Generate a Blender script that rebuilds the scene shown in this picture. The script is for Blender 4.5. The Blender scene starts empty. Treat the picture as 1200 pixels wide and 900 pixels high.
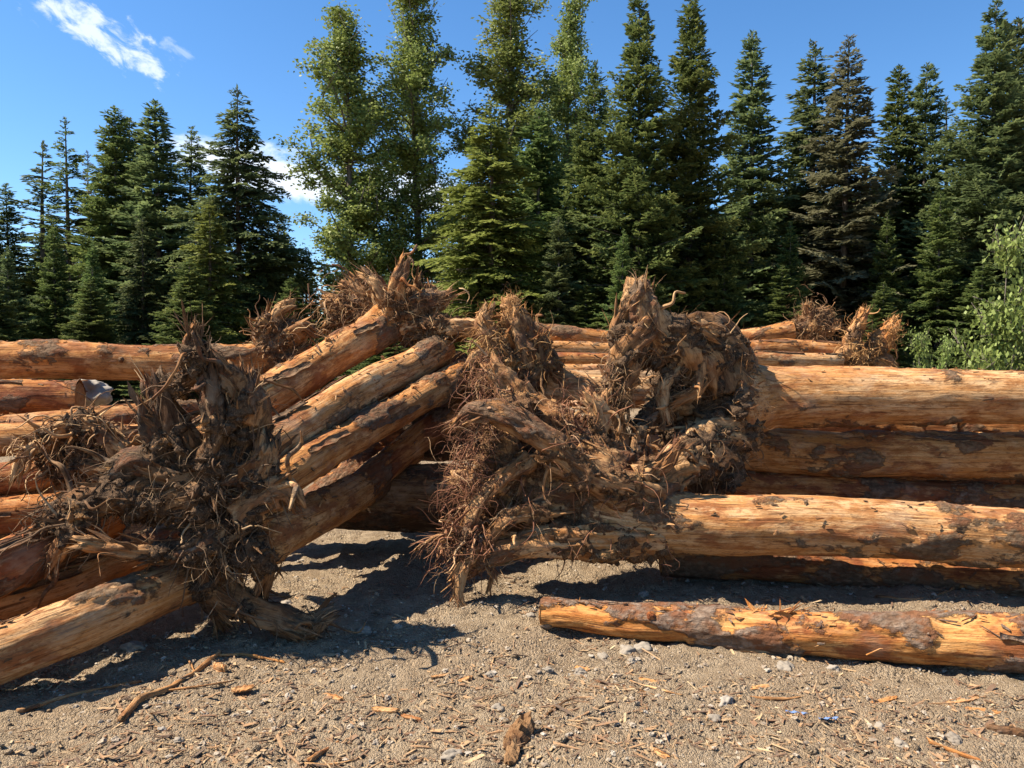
import bpy, math, random
import numpy as np
from mathutils import Vector, Matrix, Euler

# ------------------------------------------------------------------ camera, sky, sun, exposure
scene = bpy.context.scene
COL = scene.collection
F = 900.0                       # focal length in pixels of the 1200 x 900 photograph
CAM_H = 1.65
PITCH = math.radians(2.2)
cam_d = bpy.data.cameras.new("camera"); cam = bpy.data.objects.new("camera", cam_d); COL.objects.link(cam)
cam_d.sensor_width = 36; cam_d.lens = 36 * F / 1200; cam_d.clip_end = 2000; cam_d.clip_start = 0.05
cam.location = (0, 0, CAM_H); cam.rotation_euler = (math.pi / 2 - PITCH, 0, 0)
scene.camera = cam

TO_SUN = Vector((-1.40, -0.06, 1.78)).normalized()
sun_d = bpy.data.lights.new("sun", 'SUN'); sun = bpy.data.objects.new("sun", sun_d); COL.objects.link(sun)
sun_d.energy = 5.0; sun_d.angle = math.radians(0.5); sun_d.color = (1.0, 0.90, 0.76)
sun.rotation_euler = (-TO_SUN).to_track_quat('-Z', 'Y').to_euler(); sun.location = (-20, 10, 30)

def pix_dir(px, py):
    v = Vector(((px - 600) / F, (450 - py) / F, -1)); v.rotate(cam.rotation_euler); return v
def at(px, py, d):
    v = pix_dir(px, py); k = d / v.y
    return np.array((v.x * k, d, CAM_H + v.z * k))

class Nodes:
    def __init__(self, tree): self.t = tree; tree.nodes.clear()
    def add(self, typ, ins=None, **kw):
        n = self.t.nodes.new(typ)
        for k, v in kw.items(): setattr(n, k, v)
        for k, v in (ins or {}).items():
            s = n.inputs[k]
            if isinstance(v, bpy.types.NodeSocket): self.t.links.new(v, s)
            else: s.default_value = v
        return n
    def math(self, op, a, b=0.0, c=None, clamp=False):
        ins = {0: a, 1: b}
        if c is not None: ins[2] = c
        return self.add('ShaderNodeMath', ins, operation=op, use_clamp=clamp).outputs[0]
    def vmath(self, op, a, b=None, out=0):
        ins = {0: a}
        if b is not None: ins[1] = b
        return self.add('ShaderNodeVectorMath', ins, operation=op).outputs[out]
    def noise(self, vec, scale=5, detail=4, rough=0.55, dist=0.0):
        return self.add('ShaderNodeTexNoise', {'Vector': vec, 'Scale': scale, 'Detail': detail, 'Roughness': rough, 'Distortion': dist}).outputs[0]
    def mapr(self, v, a, b, c=0.0, d=1.0, smooth=True):
        return self.add('ShaderNodeMapRange', {0: v, 1: a, 2: b, 3: c, 4: d}, interpolation_type='SMOOTHSTEP' if smooth else 'LINEAR').outputs[0]
    def mix(self, f, a, b):
        if isinstance(a, tuple): a = (*a, 1) if len(a) == 3 else a
        if isinstance(b, tuple): b = (*b, 1) if len(b) == 3 else b
        n = self.add('ShaderNodeMix', data_type='RGBA')
        for s, v in ((n.inputs[0], f), (n.inputs[6], a), (n.inputs[7], b)):
            if isinstance(v, bpy.types.NodeSocket): self.t.links.new(v, s)
            else: s.default_value = v
        return n.outputs[2]
    def attr(self, name, out='Fac'): return self.add('ShaderNodeAttribute', attribute_name=name).outputs[out]

world = bpy.data.worlds.new("World"); scene.world = world; world.use_nodes = True
w = Nodes(world.node_tree)
sky = w.add('ShaderNodeTexSky', sky_type='NISHITA', sun_disc=False)
sky.sun_elevation = math.asin(TO_SUN.z); sky.sun_rotation = math.atan2(TO_SUN.x, TO_SUN.y)
sky.air_density = 1.0; sky.dust_density = 0.25; sky.ozone_density = 3.5; sky.altitude = 900
dirv = w.add('ShaderNodeTexCoord').outputs['Generated']
def cloud_patch(p0, p1, half, thr, scale, seed):
    a = pix_dir(*p0).normalized(); b = pix_dir(*p1).normalized()
    c = ((a + b) / 2).normalized(); u = (b - a).normalized(); v = c.cross(u)
    L = (b - a).length / 2
    cu = w.vmath('DOT_PRODUCT', dirv, tuple(u), 1); cv = w.vmath('DOT_PRODUCT', dirv, tuple(v), 1); cc = w.vmath('DOT_PRODUCT', dirv, tuple(c), 1)
    cu = w.math('SUBTRACT', cu, c.dot(u)); cv = w.math('SUBTRACT', cv, c.dot(v))
    mu = w.mapr(w.math('ABSOLUTE', cu), L * .55, L * 1.15, 1, 0); mv = w.mapr(w.math('ABSOLUTE', cv), 0, half * 1.5, 1, 0)
    front = w.math('GREATER_THAN', cc, 0.3)
    vec = w.add('ShaderNodeCombineXYZ', {0: w.math('MULTIPLY', cu, 0.55), 1: cv, 2: seed}).outputs[0]
    nz = w.noise(vec, scale, 7, 0.62, 0.4)
    m = w.math('MULTIPLY', w.math('MULTIPLY', mu, mv), front)
    s = w.math('ADD', w.math('MULTIPLY', m, 0.62), w.math('MULTIPLY', w.math('SUBTRACT', nz, 0.5), 2.0))
    return w.math('MULTIPLY', w.mapr(s, thr, thr + 0.5, 0, 1), w.mapr(m, 0, .12))
c1 = cloud_patch((28, -18), (205, 92), 0.026, 0.26, 60, 1.3)
c2 = cloud_patch((190, 182), (570, 240), 0.026, 0.02, 24, 4.1)
c3 = cloud_patch((180, 45), (228, 72), 0.012, 0.34, 70, 8.1)
cl = w.math('MAXIMUM', w.math('MAXIMUM', w.math('MULTIPLY', c1, .8), c2), w.math('MULTIPLY', c3, .3))
hs = w.add('ShaderNodeHueSaturation', {'Hue': .50, 'Saturation': 1.2, 'Value': 1.0, 'Color': sky.outputs[0]}).outputs[0]
skyc = w.mix(w.math('MULTIPLY', cl, .85), hs, (6.0, 6.3, 6.7))
bg = w.add('ShaderNodeBackground', {'Color': skyc, 'Strength': 0.083})
w.add('ShaderNodeOutputWorld', {0: bg.outputs[0]})

scene.view_settings.view_transform = 'Standard'; scene.view_settings.look = 'None'
scene.view_settings.gamma = 1; scene.view_settings.exposure = 1.34; scene.view_settings.use_curve_mapping = False
scene.cycles.max_bounces = 6; scene.cycles.diffuse_bounces = 3; scene.cycles.transmission_bounces = 4; scene.cycles.transparent_max_bounces = 4

# ------------------------------------------------------------------ numpy helpers
RS = np.random.RandomState(7)
random.seed(7)
_perm = np.arange(256); np.random.RandomState(3).shuffle(_perm); _perm = np.concatenate([_perm, _perm, _perm]).astype(np.int32)
_g = np.random.RandomState(5).normal(size=(256, 3)).astype(np.float32); _g /= np.linalg.norm(_g, axis=1)[:, None]
def pnoise(p):
    p = np.asarray(p, np.float32); fl = np.floor(p); f = p - fl; i = fl.astype(np.int32) & 255
    u = f * f * f * (f * (f * 6 - 15) + 10)
    res = np.zeros(len(p), np.float32)
    for dx in (0, 1):
        wx = u[:, 0] if dx else 1 - u[:, 0]
        a = _perm[(i[:, 0] + dx) & 255]
        for dy in (0, 1):
            wy = u[:, 1] if dy else 1 - u[:, 1]
            b = _perm[a + ((i[:, 1] + dy) & 255)]
            for dz in (0, 1):
                wz = u[:, 2] if dz else 1 - u[:, 2]
                g = _g[_perm[b + ((i[:, 2] + dz) & 255)]]
                res += wx * wy * wz * (g[:, 0] * (f[:, 0] - dx) + g[:, 1] * (f[:, 1] - dy) + g[:, 2] * (f[:, 2] - dz))
    return res * 1.5
def fbm(p, octaves=4, gain=0.5):
    p = np.asarray(p, np.float32); s = 0; a = 1.0
    for k in range(octaves):
        s = s + a * pnoise(p * (2 ** k) + 17.3 * k); a *= gain
    return s
def sstep(x, a, b):
    t = np.clip((x - a) / (b - a), 0, 1); return t * t * (3 - 2 * t)
def nrm(v): return v / (np.linalg.norm(v, axis=-1, keepdims=True) + 1e-9)

def mesh_from(name, V, faces, mats, attrs=None, smooth=True):
    """faces: list of int arrays (n,3) or (n,4)."""
    me = bpy.data.meshes.new(name)
    V = np.asarray(V, np.float32)
    faces = [f for f in faces if len(f)]
    loops = np.concatenate([f.reshape(-1) for f in faces]).astype(np.int32)
    tot = np.concatenate([np.full(len(f), f.shape[1]) for f in faces]).astype(np.int32)
    st = np.concatenate([[0], np.cumsum(tot)[:-1]]).astype(np.int32)
    me.vertices.add(len(V)); me.vertices.foreach_set('co', V.reshape(-1))
    me.loops.add(len(loops)); me.loops.foreach_set('vertex_index', loops)
    me.polygons.add(len(tot)); me.polygons.foreach_set('loop_start', st); me.polygons.foreach_set('loop_total', tot)
    me.update(calc_edges=True); me.validate()
    me.polygons.foreach_set('use_smooth', np.full(len(me.polygons), smooth))
    for k, a in (attrs or {}).items():
        a = np.asarray(a, np.float32)
        if a.ndim == 1:
            me.attributes.new(k, 'FLOAT', 'POINT').data.foreach_set('value', a)
        else:
            me.attributes.new(k, 'FLOAT_VECTOR', 'POINT').data.foreach_set('vector', a.reshape(-1))
    for m in (mats if isinstance(mats, (list, tuple)) else [mats]): me.materials.append(m)
    return me
def link(name, me, parent=None, loc=None):
    o = bpy.data.objects.new(name, me); COL.objects.link(o)
    if parent is not None: o.parent = parent
    if loc is not None: o.location = loc
    return o
def tag(o, label=None, cat=None, group=None, kind=None):
    if label: o['label'] = label
    if cat: o['category'] = cat
    if group: o['group'] = group
    if kind: o['kind'] = kind
    return o
def thing(name, base, label, cat, group=None):
    o = bpy.data.objects.new(name, None); COL.objects.link(o); o.location = [float(x) for x in base]; o.empty_display_size = .1
    return tag(o, label, cat, group)
def part(name, V, faces, mat, root, attrs=None, smooth=True, kind=None, label=None):
    base = np.array(root['_b'] if '_b' in root else root.location)
    o = link(name, mesh_from(name, np.asarray(V) - base, faces, mat, attrs, smooth), root)
    if kind: o['kind'] = kind
    if label: o['label'] = label
    return o
class Bag:
    def __init__(self): self.V = []; self.F = []; self.A = {}; self.n = 0
    def add(self, V, faces, attrs=None):
        for f in faces: self.F.append(np.asarray(f) + self.n)
        self.V.append(V); self.n += len(V)
        for k, a in (attrs or {}).items(): self.A.setdefault(k, []).append(a)
    def out(self):
        F4 = [f for f in self.F if f.shape[1] == 4]; F3 = [f for f in self.F if f.shape[1] == 3]
        fs = ([np.concatenate(F4)] if F4 else []) + ([np.concatenate(F3)] if F3 else [])
        return np.concatenate(self.V), fs, {k: np.concatenate(a) for k, a in self.A.items()}

def resample(P, R, ds):
    """Catmull-Rom through the control points, radii linear in the same parameter."""
    P = np.asarray(P, float); R = np.asarray(R, float); n = len(P)
    if n == 2: P = np.array([P[0], (P[0] + P[1]) / 2, P[1]]); R = np.array([R[0], R.mean(), R[1]]); n = 3
    E = np.vstack([2 * P[0] - P[1], P, 2 * P[-1] - P[-2]])
    out = []; rr = []
    for i in range(n - 1):
        L = np.linalg.norm(P[i + 1] - P[i]); m = max(2, int(L / ds))
        t = np.linspace(0, 1, m, endpoint=(i == n - 2))[:, None]
        a, b, c, d = E[i], E[i + 1], E[i + 2], E[i + 3]
        out.append(.5 * (2 * b + (c - a) * t + (2 * a - 5 * b + 4 * c - d) * t ** 2 + (3 * b - a - 3 * c + d) * t ** 3))
        rr.append(R[i] + (R[i + 1] - R[i]) * t[:, 0])
    return np.vstack(out), np.concatenate(rr)
def frames(P):
    T = nrm(np.gradient(P, axis=0)); n = len(P)
    up = np.array((0, 0, 1.)) if abs(T[0][2]) < .9 else np.array((1., 0, 0))
    A = np.zeros_like(P); a = nrm(up - T[0] * up.dot(T[0]))
    for i in range(n):
        a = nrm(a - T[i] * a.dot(T[i])); A[i] = a
    return T, A, np.cross(T, A)
def tube(P, R, ds=.03, nv=24, seed=0., lump=.05, lump_len=.5, ridge=0., ridge_len=.06, bark=None, bark_h=.012, flare=None, jag0=0., jag1=0., wob=0., close=(True, True), barkfn=None, crease=0., flat=1.0, twist=0., shred=0.):
    """A bent, lumpy, tapering limb.  bark: share of surface keeping raised bark."""
    P, R = resample(P, R, ds)
    n = len(P)
    S = np.concatenate([[0], np.cumsum(np.linalg.norm(np.diff(P, axis=0), axis=1))])
    if wob:
        q = np.stack([S * 1.1, np.full(n, seed), np.zeros(n)], 1)
        P = P + wob * np.stack([pnoise(q + 3.1), pnoise(q + 9.7), pnoise(q + 21.3)], 1) * np.minimum(1, S / .3)[:, None]
    T, A, B = frames(P)
    th = np.linspace(0, 2 * np.pi, nv, endpoint=False)
    Rg = np.repeat(R[:, None], nv, 1)
    if flare is not None:
        amp, ln, k, ph = flare                      # root flare at the start of the limb
        e = np.exp(-S / ln)[:, None]
        Rg = Rg * (.25 + .75 * sstep(S, -.02, .16))[:, None]
        Rg = Rg * (1 + amp * e * (1 + .5 * np.cos(k * th + ph)[None, :] + .3 * np.cos((k + 2) * th + 2 * ph)[None, :]))
    c, s = np.cos(th), np.sin(th)
    tw = twist * S[:, None] + th[None, :]
    tc = np.stack([np.repeat(S[:, None], nv, 1), Rg * np.cos(tw), Rg * np.sin(tw)], 2).reshape(-1, 3)
    off = np.array((seed * 3.7, seed * 1.3, seed * 2.1))
    tcs = tc + off
    rel = fbm(tcs * np.array((1 / lump_len, 1 / (lump_len * .5), 1 / (lump_len * .5))), 3)
    disp = lump * rel * Rg.reshape(-1)
    if ridge: disp = disp + ridge * fbm(tcs * np.array((.22, 1, 1)) / ridge_len, 3)
    if crease:
        cn = fbm(tcs * np.array((2.2, 13, 13)), 2); disp = disp - crease * np.exp(-(cn / .09) ** 2) + crease * .7 * np.abs(pnoise(tcs * np.array((5, 17, 17)) + 8))
    if shred:
        rdg = np.clip(1 - np.abs(pnoise(tcs * np.array((2.6, 20, 20)) + 5)) * 3.2, -.6, 1); rdg2 = np.clip(1 - np.abs(pnoise(tcs * np.array((7, 47, 47)) + 15)) * 3.2, -.6, 1)
        disp = disp + shred * (rdg + .5 * rdg2) * (.4 + .9 * sstep(pnoise(tcs * 3.1), -.3, .4))
    bk = np.zeros(len(tc))
    if bark is not None:
        nb = fbm(tcs * np.array((1.7, 3.2, 3.2)) + 40, 4)
        thr = (0.5 - bark) * 1.1
        if barkfn is not None: thr = thr - barkfn(tc)
        bk = (nb - thr) * 2.2
        disp = disp + bark_h * sstep(bk, -.12, .18) * (1 + .5 * fbm(tcs * np.array((14, 30, 30)), 2))
    disp = disp + .0022 * fbm(tcs * np.array((9, 55, 55)), 2)
    rad = (Rg.reshape(-1) + disp).reshape(n, nv)
    V = P[:, None, :] + rad[:, :, None] * (A[:, None, :] * c[None, :, None] + B[:, None, :] * s[None, :, None] * flat)
    for jag, idx in ((jag0, range(0, min(4, n))), (jag1, range(n - 1, max(n - 5, 0), -1))):
        if jag:
            jn = fbm(np.stack([np.cos(th) * 3 + seed, np.sin(th) * 3, np.full(nv, 2.2 + seed)], 1), 3)
            for kk, i in enumerate(idx): V[i] += T[i] * (jn * jag * (1 - kk / 4))[:, None]
    V = V.reshape(-1, 3)
    i = np.arange(n - 1)[:, None] * nv; j = np.arange(nv)[None, :]; j2 = (j + 1) % nv
    Q = np.stack([i + j, i + j2, i + nv + j2, i + nv + j], 2).reshape(-1, 4)
    fs = [Q]; extra = []; tri = []
    for which, ring, sgn in ((0, 0, -1), (1, n - 1, 1)):
        if close[which]:
            ci = len(V) + len(extra); extra.append(P[ring] + sgn * T[ring] * R[ring] * .12)
            a = ring * nv + np.arange(nv); b = ring * nv + (np.arange(nv) + 1) % nv
            tri.append(np.stack([a, b, np.full(nv, ci)], 1) if which else np.stack([b, a, np.full(nv, ci)], 1))
    if extra:
        V = np.vstack([V, extra]); tc = np.vstack([tc, [(S[-1], 0, 0)] * len(extra)]); bk = np.concatenate([bk, [-1] * len(extra)])
        fs.append(np.vstack(tri))
    return V, fs, {'tc': tc + off, 'bark': bk}, (P, R, T, A, B)

def strands(P0, D0, L, r, K=7, curl=.35, grav=.12, rs=RS, taper=.8):
    """N thin three-sided root strands as one mesh."""
    n = len(P0); D = nrm(D0); P = np.zeros((n, K, 3)); P[:, 0] = P0; T = np.zeros((n, K, 3)); T[:, 0] = D
    drift = rs.normal(size=(n, 3)) * curl
    for k in range(1, K):
        drift = .6 * drift + .8 * rs.normal(size=(n, 3)) * curl
        D = nrm(D + drift * .6 + np.array((0, 0, -grav)))
        P[:, k] = P[:, k - 1] + D * (L / (K - 1))[:, None]; T[:, k] = D
    ref = nrm(rs.normal(size=(n, 1, 3))); A = nrm(np.cross(T, ref)); B = np.cross(T, A)
    rad = r[:, None] * (1 - taper * np.linspace(0, 1, K)[None, :])
    ang = np.arange(3) * 2 * np.pi / 3
    V = P[:, :, None, :] + rad[:, :, None, None] * (A[:, :, None, :] * np.cos(ang)[None, None, :, None] + B[:, :, None, :] * np.sin(ang)[None, None, :, None])
    b = (np.arange(n)[:, None, None] * K + np.arange(K - 1)[None, :, None]) * 3; j = np.arange(3)[None, None, :]; j2 = (j + 1) % 3
    Q = np.stack([b + j, b + j2, b + 3 + j2, b + 3 + j], 3).reshape(-1, 4)
    return V.reshape(-1, 3), [Q], {'rnd': np.repeat(rs.rand(n), K * 3)}
def cards(Bp, D, Nn, L, W, rs=RS, mid=.42):
    """Diamond-shaped leaf or needle-spray faces."""
    S = nrm(np.cross(D, Nn)); n = len(Bp); L = L[:, None]; W = W[:, None]
    V = np.stack([Bp, Bp + D * L * mid + S * W * .5, Bp + D * L, Bp + D * L * mid - S * W * .5], 1).reshape(-1, 3)
    return V, [np.arange(n * 4).reshape(-1, 4)]

# ------------------------------------------------------------------ materials
def new_mat(name):
    m = bpy.data.materials.new(name); m.use_nodes = True; return m, Nodes(m.node_tree)
def finish(g, color, rough=.8, normal=None, spec=.25, extra=None):
    ins = {'Base Color': color, 'Roughness': rough, 'Specular IOR Level': spec}
    if normal is not None: ins['Normal'] = normal
    b = g.add('ShaderNodeBsdfPrincipled', ins); out = b.outputs[0]
    if extra: out = extra(out)
    g.add('ShaderNodeOutputMaterial', {0: out})
def scaled(g, v, s): return g.vmath('MULTIPLY', v, s)

def wood_mat(name, pale, mid, inner, bark1, bark2, inner_thr=.56, dust=.25, crack=.55, stain=.0):
    m, g = new_mat(name)
    tc = g.add('ShaderNodeAttribute', attribute_name='tc').outputs['Vector']
    warp = g.add('ShaderNodeTexNoise', {'Vector': scaled(g, tc, (3, 5, 5)), 'Scale': 1.0, 'Detail': 3}).outputs['Color']
    tcw = g.vmath('ADD', tc, scaled(g, warp, (.05, .012, .012)))
    grain = g.noise(scaled(g, tcw, (1.3, 30, 30)), 1, 8, .68)
    fine = g.noise(scaled(g, tcw, (6, 150, 150)), 1, 4, .65)
    blot = g.noise(scaled(g, tc, (1.9, 4.6, 4.6)), 1, 9, .66, .5)
    blot2 = g.noise(scaled(g, tc, (4.2, 11, 11)), 1.0, 8, .7, .3)
    col = g.mix(g.mapr(grain, .38, .62), pale, mid)
    col = g.mix(g.mapr(g.noise(scaled(g, tc, (.9, 2.2, 2.2)), 1, 5, .6), .42, .62, 0, .55), col, tuple(x * f for x, f in zip(mid, (.95, .78, .55))))
    col = g.mix(g.mapr(blot2, .46, .64, 0, .85), col, tuple(x * f for x, f in zip(mid, (.62, .50, .42))))
    col = g.mix(g.mapr(blot, inner_thr, inner_thr + .10, 0, .9), col, inner)
    spk = g.noise(scaled(g, tc, (22, 60, 60)), 1, 5, .7)
    col = g.mix(g.mapr(spk, .52, .66, 0, .6), col, tuple(x * .5 for x in inner))
    streak = g.noise(scaled(g, tcw, (2.4, 48, 48)), 1, 6, .7)
    col = g.mix(g.mapr(streak, .545, .64, 0, .85), col, tuple(x * .42 for x in inner))
    col = g.mix(g.mapr(fine, .52, .72, 0, .55), col, tuple(x * .5 for x in mid))
    scuff = g.noise(scaled(g, tc, (3.4, 8, 8)), 1.4, 8, .7)
    col = g.mix(g.mapr(scuff, .54, .68, 0, .45), col, tuple(min(.75, x * 1.25 + .03) for x in pale))
    dn = g.noise(scaled(g, tc, (2.3, 3.1, 3.1)), 1.7, 7, .65)
    col = g.mix(g.mapr(dn, .52, .68, 0, dust), col, (.40, .315, .215))
    sm = g.noise(scaled(g, tc, (3.0, 9, 9)), 1.3, 9, .74)
    col = g.mix(g.mapr(sm, .575 - stain, .68 - stain, 0, .7), col, (.085, .05, .03))
    bk = g.add('ShaderNodeAttribute', attribute_name='bark').outputs['Fac']
    bn = g.noise(scaled(g, tc, (15, 24, 24)), 1, 8, .7)
    mask = g.mapr(g.math('ADD', bk, g.math('MULTIPLY', g.math('SUBTRACT', bn, .5), 2.4)), -.05, .22)
    scale_v = g.add('ShaderNodeTexVoronoi', {'Vector': scaled(g, g.vmath('ADD', tc, scaled(g, warp, (.03, .03, .03))), (24, 44, 44)), 'Scale': 1.0, 'Randomness': 1.0}, feature='F1').outputs[0]
    bcol = g.mix(g.mapr(bn, .38, .62), bark1, bark2)
    bcol = g.mix(g.mapr(scale_v, .4, .8, 0, .5), bcol, tuple(x * .4 for x in bark1))
    li = g.noise(scaled(g, tc, (5, 6, 6)), 1.2, 8, .75)
    bcol = g.mix(g.mapr(li, .56, .68, 0, .7), bcol, (.30, .25, .185))
    bcol = g.mix(g.mapr(g.noise(scaled(g, tc, (4, 7, 7)), 1.5, 7, .65), .47, .6, 0, .85), bcol, (.175, .07, .032))
    col = g.mix(g.math('MULTIPLY', mask, .93), col, bcol)
    h = g.math('ADD', g.math('MULTIPLY', grain, .7), g.math('ADD', g.math('MULTIPLY', fine, .35), g.math('MULTIPLY', spk, .3)))
    h = g.math('ADD', h, g.math('MULTIPLY', mask, g.math('SUBTRACT', g.math('MULTIPLY', bn, 2.0), g.math('MULTIPLY', scale_v, .8))))
    bump = g.add('ShaderNodeBump', {'Strength': .9, 'Distance': .022, 'Height': h}).outputs[0]
    finish(g, col, .86, bump, .15)
    return m
M = {}
M['log_orange'] = wood_mat('log_orange', (.56, .315, .13), (.42, .18, .05), (.225, .078, .026), (.115, .07, .038), (.21, .135, .078), inner_thr=.485, stain=.005)
M['log_tan'] = wood_mat('log_tan', (.60, .38, .19), (.46, .22, .074), (.255, .092, .033), (.105, .066, .038), (.20, .135, .082), inner_thr=.505, stain=.01)
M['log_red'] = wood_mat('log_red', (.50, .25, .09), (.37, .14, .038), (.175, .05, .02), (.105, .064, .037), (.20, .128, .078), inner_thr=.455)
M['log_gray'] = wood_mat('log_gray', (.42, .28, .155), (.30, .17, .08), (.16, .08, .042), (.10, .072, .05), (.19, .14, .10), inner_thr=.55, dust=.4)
M['log_scaly'] = wood_mat('log_scaly', (.60, .33, .12), (.46, .19, .05), (.23, .072, .026), (.13, .082, .055), (.26, .195, .145), inner_thr=.5)
M['root_wood'] = wood_mat('root_wood', (.47, .28, .13), (.31, .155, .062), (.15, .065, .03), (.10, .06, .036), (.20, .125, .075), inner_thr=.5, dust=.15, stain=.02)
M['root_pale'] = wood_mat('root_pale', (.50, .32, .16), (.37, .205, .088), (.24, .108, .046), (.13, .085, .055), (.26, .175, .11), inner_thr=.52, dust=.1, stain=.02)
M['root_dark'] = wood_mat('root_dark', (.26, .15, .07), (.16, .08, .034), (.08, .04, .02), (.06, .039, .025), (.13, .085, .052), inner_thr=.5, dust=.25, stain=.03)

def soil_mat(name, a, b, c, tan, tan_thr=.6):
    m, g = new_mat(name)
    tc = g.add('ShaderNodeTexCoord').outputs['Object']
    n1 = g.noise(tc, 6, 6, .65, .4); n2 = g.noise(tc, 28, 5, .65); n3 = g.noise(tc, 95, 3, .6)
    fib = g.noise(scaled(g, tc, (60, 60, 9)), 1, 4, .6, 1.5)
    col = g.mix(g.mapr(n2, .38, .62), a, b)
    col = g.mix(g.mapr(n3, .52, .68, 0, .7), col, c)
    col = g.mix(g.math('MULTIPLY', g.mapr(n1, tan_thr, tan_thr + .06), g.mapr(fib, .35, .6, .35, 1)), col, tan)
    h = g.math('ADD', g.math('ADD', n2, g.math('MULTIPLY', n3, .5)), g.math('MULTIPLY', fib, .5))
    bump = g.add('ShaderNodeBump', {'Strength': .9, 'Distance': .035, 'Height': h}).outputs[0]
    finish(g, col, .95, bump, .1)
    return m
M['soil_dark'] = soil_mat('soil_dark', (.055, .034, .021), (.13, .08, .046), (.23, .155, .095), (.38, .2, .08), .58)
M['soil_brown'] = soil_mat('soil_brown', (.09, .05, .029), (.19, .11, .058), (.31, .2, .115), (.48, .27, .105), .52)
M['soil_red'] = soil_mat('soil_red', (.095, .048, .024), (.18, .095, .046), (.29, .185, .10), (.45, .24, .095), .55)

def strand_mat(name, c0, c1, c2):
    m, g = new_mat(name)
    r = g.attr('rnd')
    ramp = g.add('ShaderNodeValToRGB', {0: r}); e = ramp.color_ramp.elements
    e[0].position = .1; e[0].color = (*c0, 1); e[1].position = 1.0; e[1].color = (*c2, 1); k = e.new(.7); k.color = (*c1, 1)
    finish(g, ramp.outputs[0], .85, None, .2)
    return m
M['strand_brown'] = strand_mat('strand_brown', (.10, .052, .028), (.27, .145, .066), (.55, .37, .19))
M['strand_red'] = strand_mat('strand_red', (.11, .044, .025), (.245, .11, .056), (.50, .32, .17))
M['strand_orange'] = strand_mat('strand_orange', (.18, .085, .03), (.40, .20, .068), (.60, .38, .17))
M['strand_dark'] = strand_mat('strand_dark', (.055, .034, .02), (.14, .082, .044), (.42, .28, .15))

# ground
m, g = new_mat('dirt')
tc = g.add('ShaderNodeTexCoord').outputs['Object']
n1 = g.noise(tc, .9, 5, .6); n2 = g.noise(tc, 9, 6, .65); n3 = g.noise(tc, 60, 5, .7); n4 = g.noise(tc, 210, 3, .6)
col = g.mix(g.mapr(n2, .36, .64), (.30, .215, .132), (.445, .335, .215))
col = g.mix(g.mapr(n1, .45, .62, 0, .65), col, (.345, .24, .145))
col = g.mix(g.mapr(n3, .55, .70, 0, .7), col, (.46, .385, .29))
col = g.mix(g.mapr(n3, .30, .43, .75, 0), col, (.18, .135, .09))
col = g.mix(g.mapr(n4, .57, .7, 0, .5), col, (.50, .44, .35))
vo = g.add('ShaderNodeTexVoronoi', {'Vector': tc, 'Scale': 62.0}, feature='F1'); vo2 = g.add('ShaderNodeTexVoronoi', {'Vector': tc, 'Scale': 150.0}, feature='F1')
cell = g.add('ShaderNodeSeparateColor', {0: vo.outputs['Color']}).outputs[0]; cell2 = g.add('ShaderNodeSeparateColor', {0: vo2.outputs['Color']}).outputs[0]
stony = g.mapr(g.noise(tc, 5, 4, .6), .40, .60)                        # where grit lies thicker
col = g.mix(g.math('MULTIPLY', stony, g.mapr(cell, .55, .95, 0, .4)), col, (.45, .355, .245))
col = g.mix(g.math('MULTIPLY', stony, g.mapr(cell, .35, .05, 0, .45)), col, (.15, .11, .075))
col = g.mix(g.mapr(cell2, .7, 1.0, 0, .35), col, (.48, .385, .27)); col = g.mix(g.mapr(cell2, .3, .0, 0, .45), col, (.16, .12, .08))
hgt = g.math('ADD', g.math('ADD', g.math('MULTIPLY', n2, .7), n3), g.math('MULTIPLY', n4, .5))
hgt = g.math('SUBTRACT', hgt, g.math('ADD', g.math('MULTIPLY', g.math('MULTIPLY', vo.outputs['Distance'], stony), 1.3), g.math('MULTIPLY', vo2.outputs['Distance'], .6)))
bump = g.add('ShaderNodeBump', {'Strength': 1.0, 'Distance': .03, 'Height': hgt}).outputs[0]
finish(g, col, .95, bump, .1)
M['dirt'] = m
def rnd_mat(name, cols, rough=.9, bumpscale=60, src='attr'):
    m, g = new_mat(name)
    r = g.attr('rnd') if src == 'attr' else g.add('ShaderNodeObjectInfo').outputs['Random']
    ramp = g.add('ShaderNodeValToRGB', {0: r}); e = ramp.color_ramp.elements
    while len(e) < len(cols): e.new(.5)
    for i, c in enumerate(cols): e[i].position = i / (len(cols) - 1); e[i].color = (*c, 1)
    tc = g.add('ShaderNodeTexCoord').outputs['Object']
    nz = g.noise(tc, bumpscale, 5, .65)
    col = g.mix(g.mapr(nz, .35, .68, 0, .5), ramp.outputs[0], (.16, .13, .10))
    bump = g.add('ShaderNodeBump', {'Strength': .5, 'Distance': .01, 'Height': nz}).outputs[0]
    finish(g, col, rough, bump, .2); return m
M['pebble'] = rnd_mat('pebble', [(.14, .105, .075), (.27, .21, .15), (.37, .305, .23), (.33, .265, .19), (.42, .37, .30)])
M['rock'] = rnd_mat('rock', [(.19, .16, .125), (.25, .215, .17), (.23, .195, .15), (.29, .255, .21)], src='obj', bumpscale=25)
M['chip'] = rnd_mat('chip', [(.085, .055, .036), (.19, .10, .052), (.35, .2, .095), (.40, .27, .14), (.50, .37, .21)], .85)
M['boulder'] = rnd_mat('boulder', [(.34, .30, .24), (.37, .33, .27)], src='obj', bumpscale=9)
m, g = new_mat('blue_plastic'); finish(g, g.mix(g.noise(g.add('ShaderNodeTexCoord').outputs['Object'], 30), (.05, .12, .32), (.20, .27, .40)), .6, None, .5); M['blue'] = m

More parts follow.
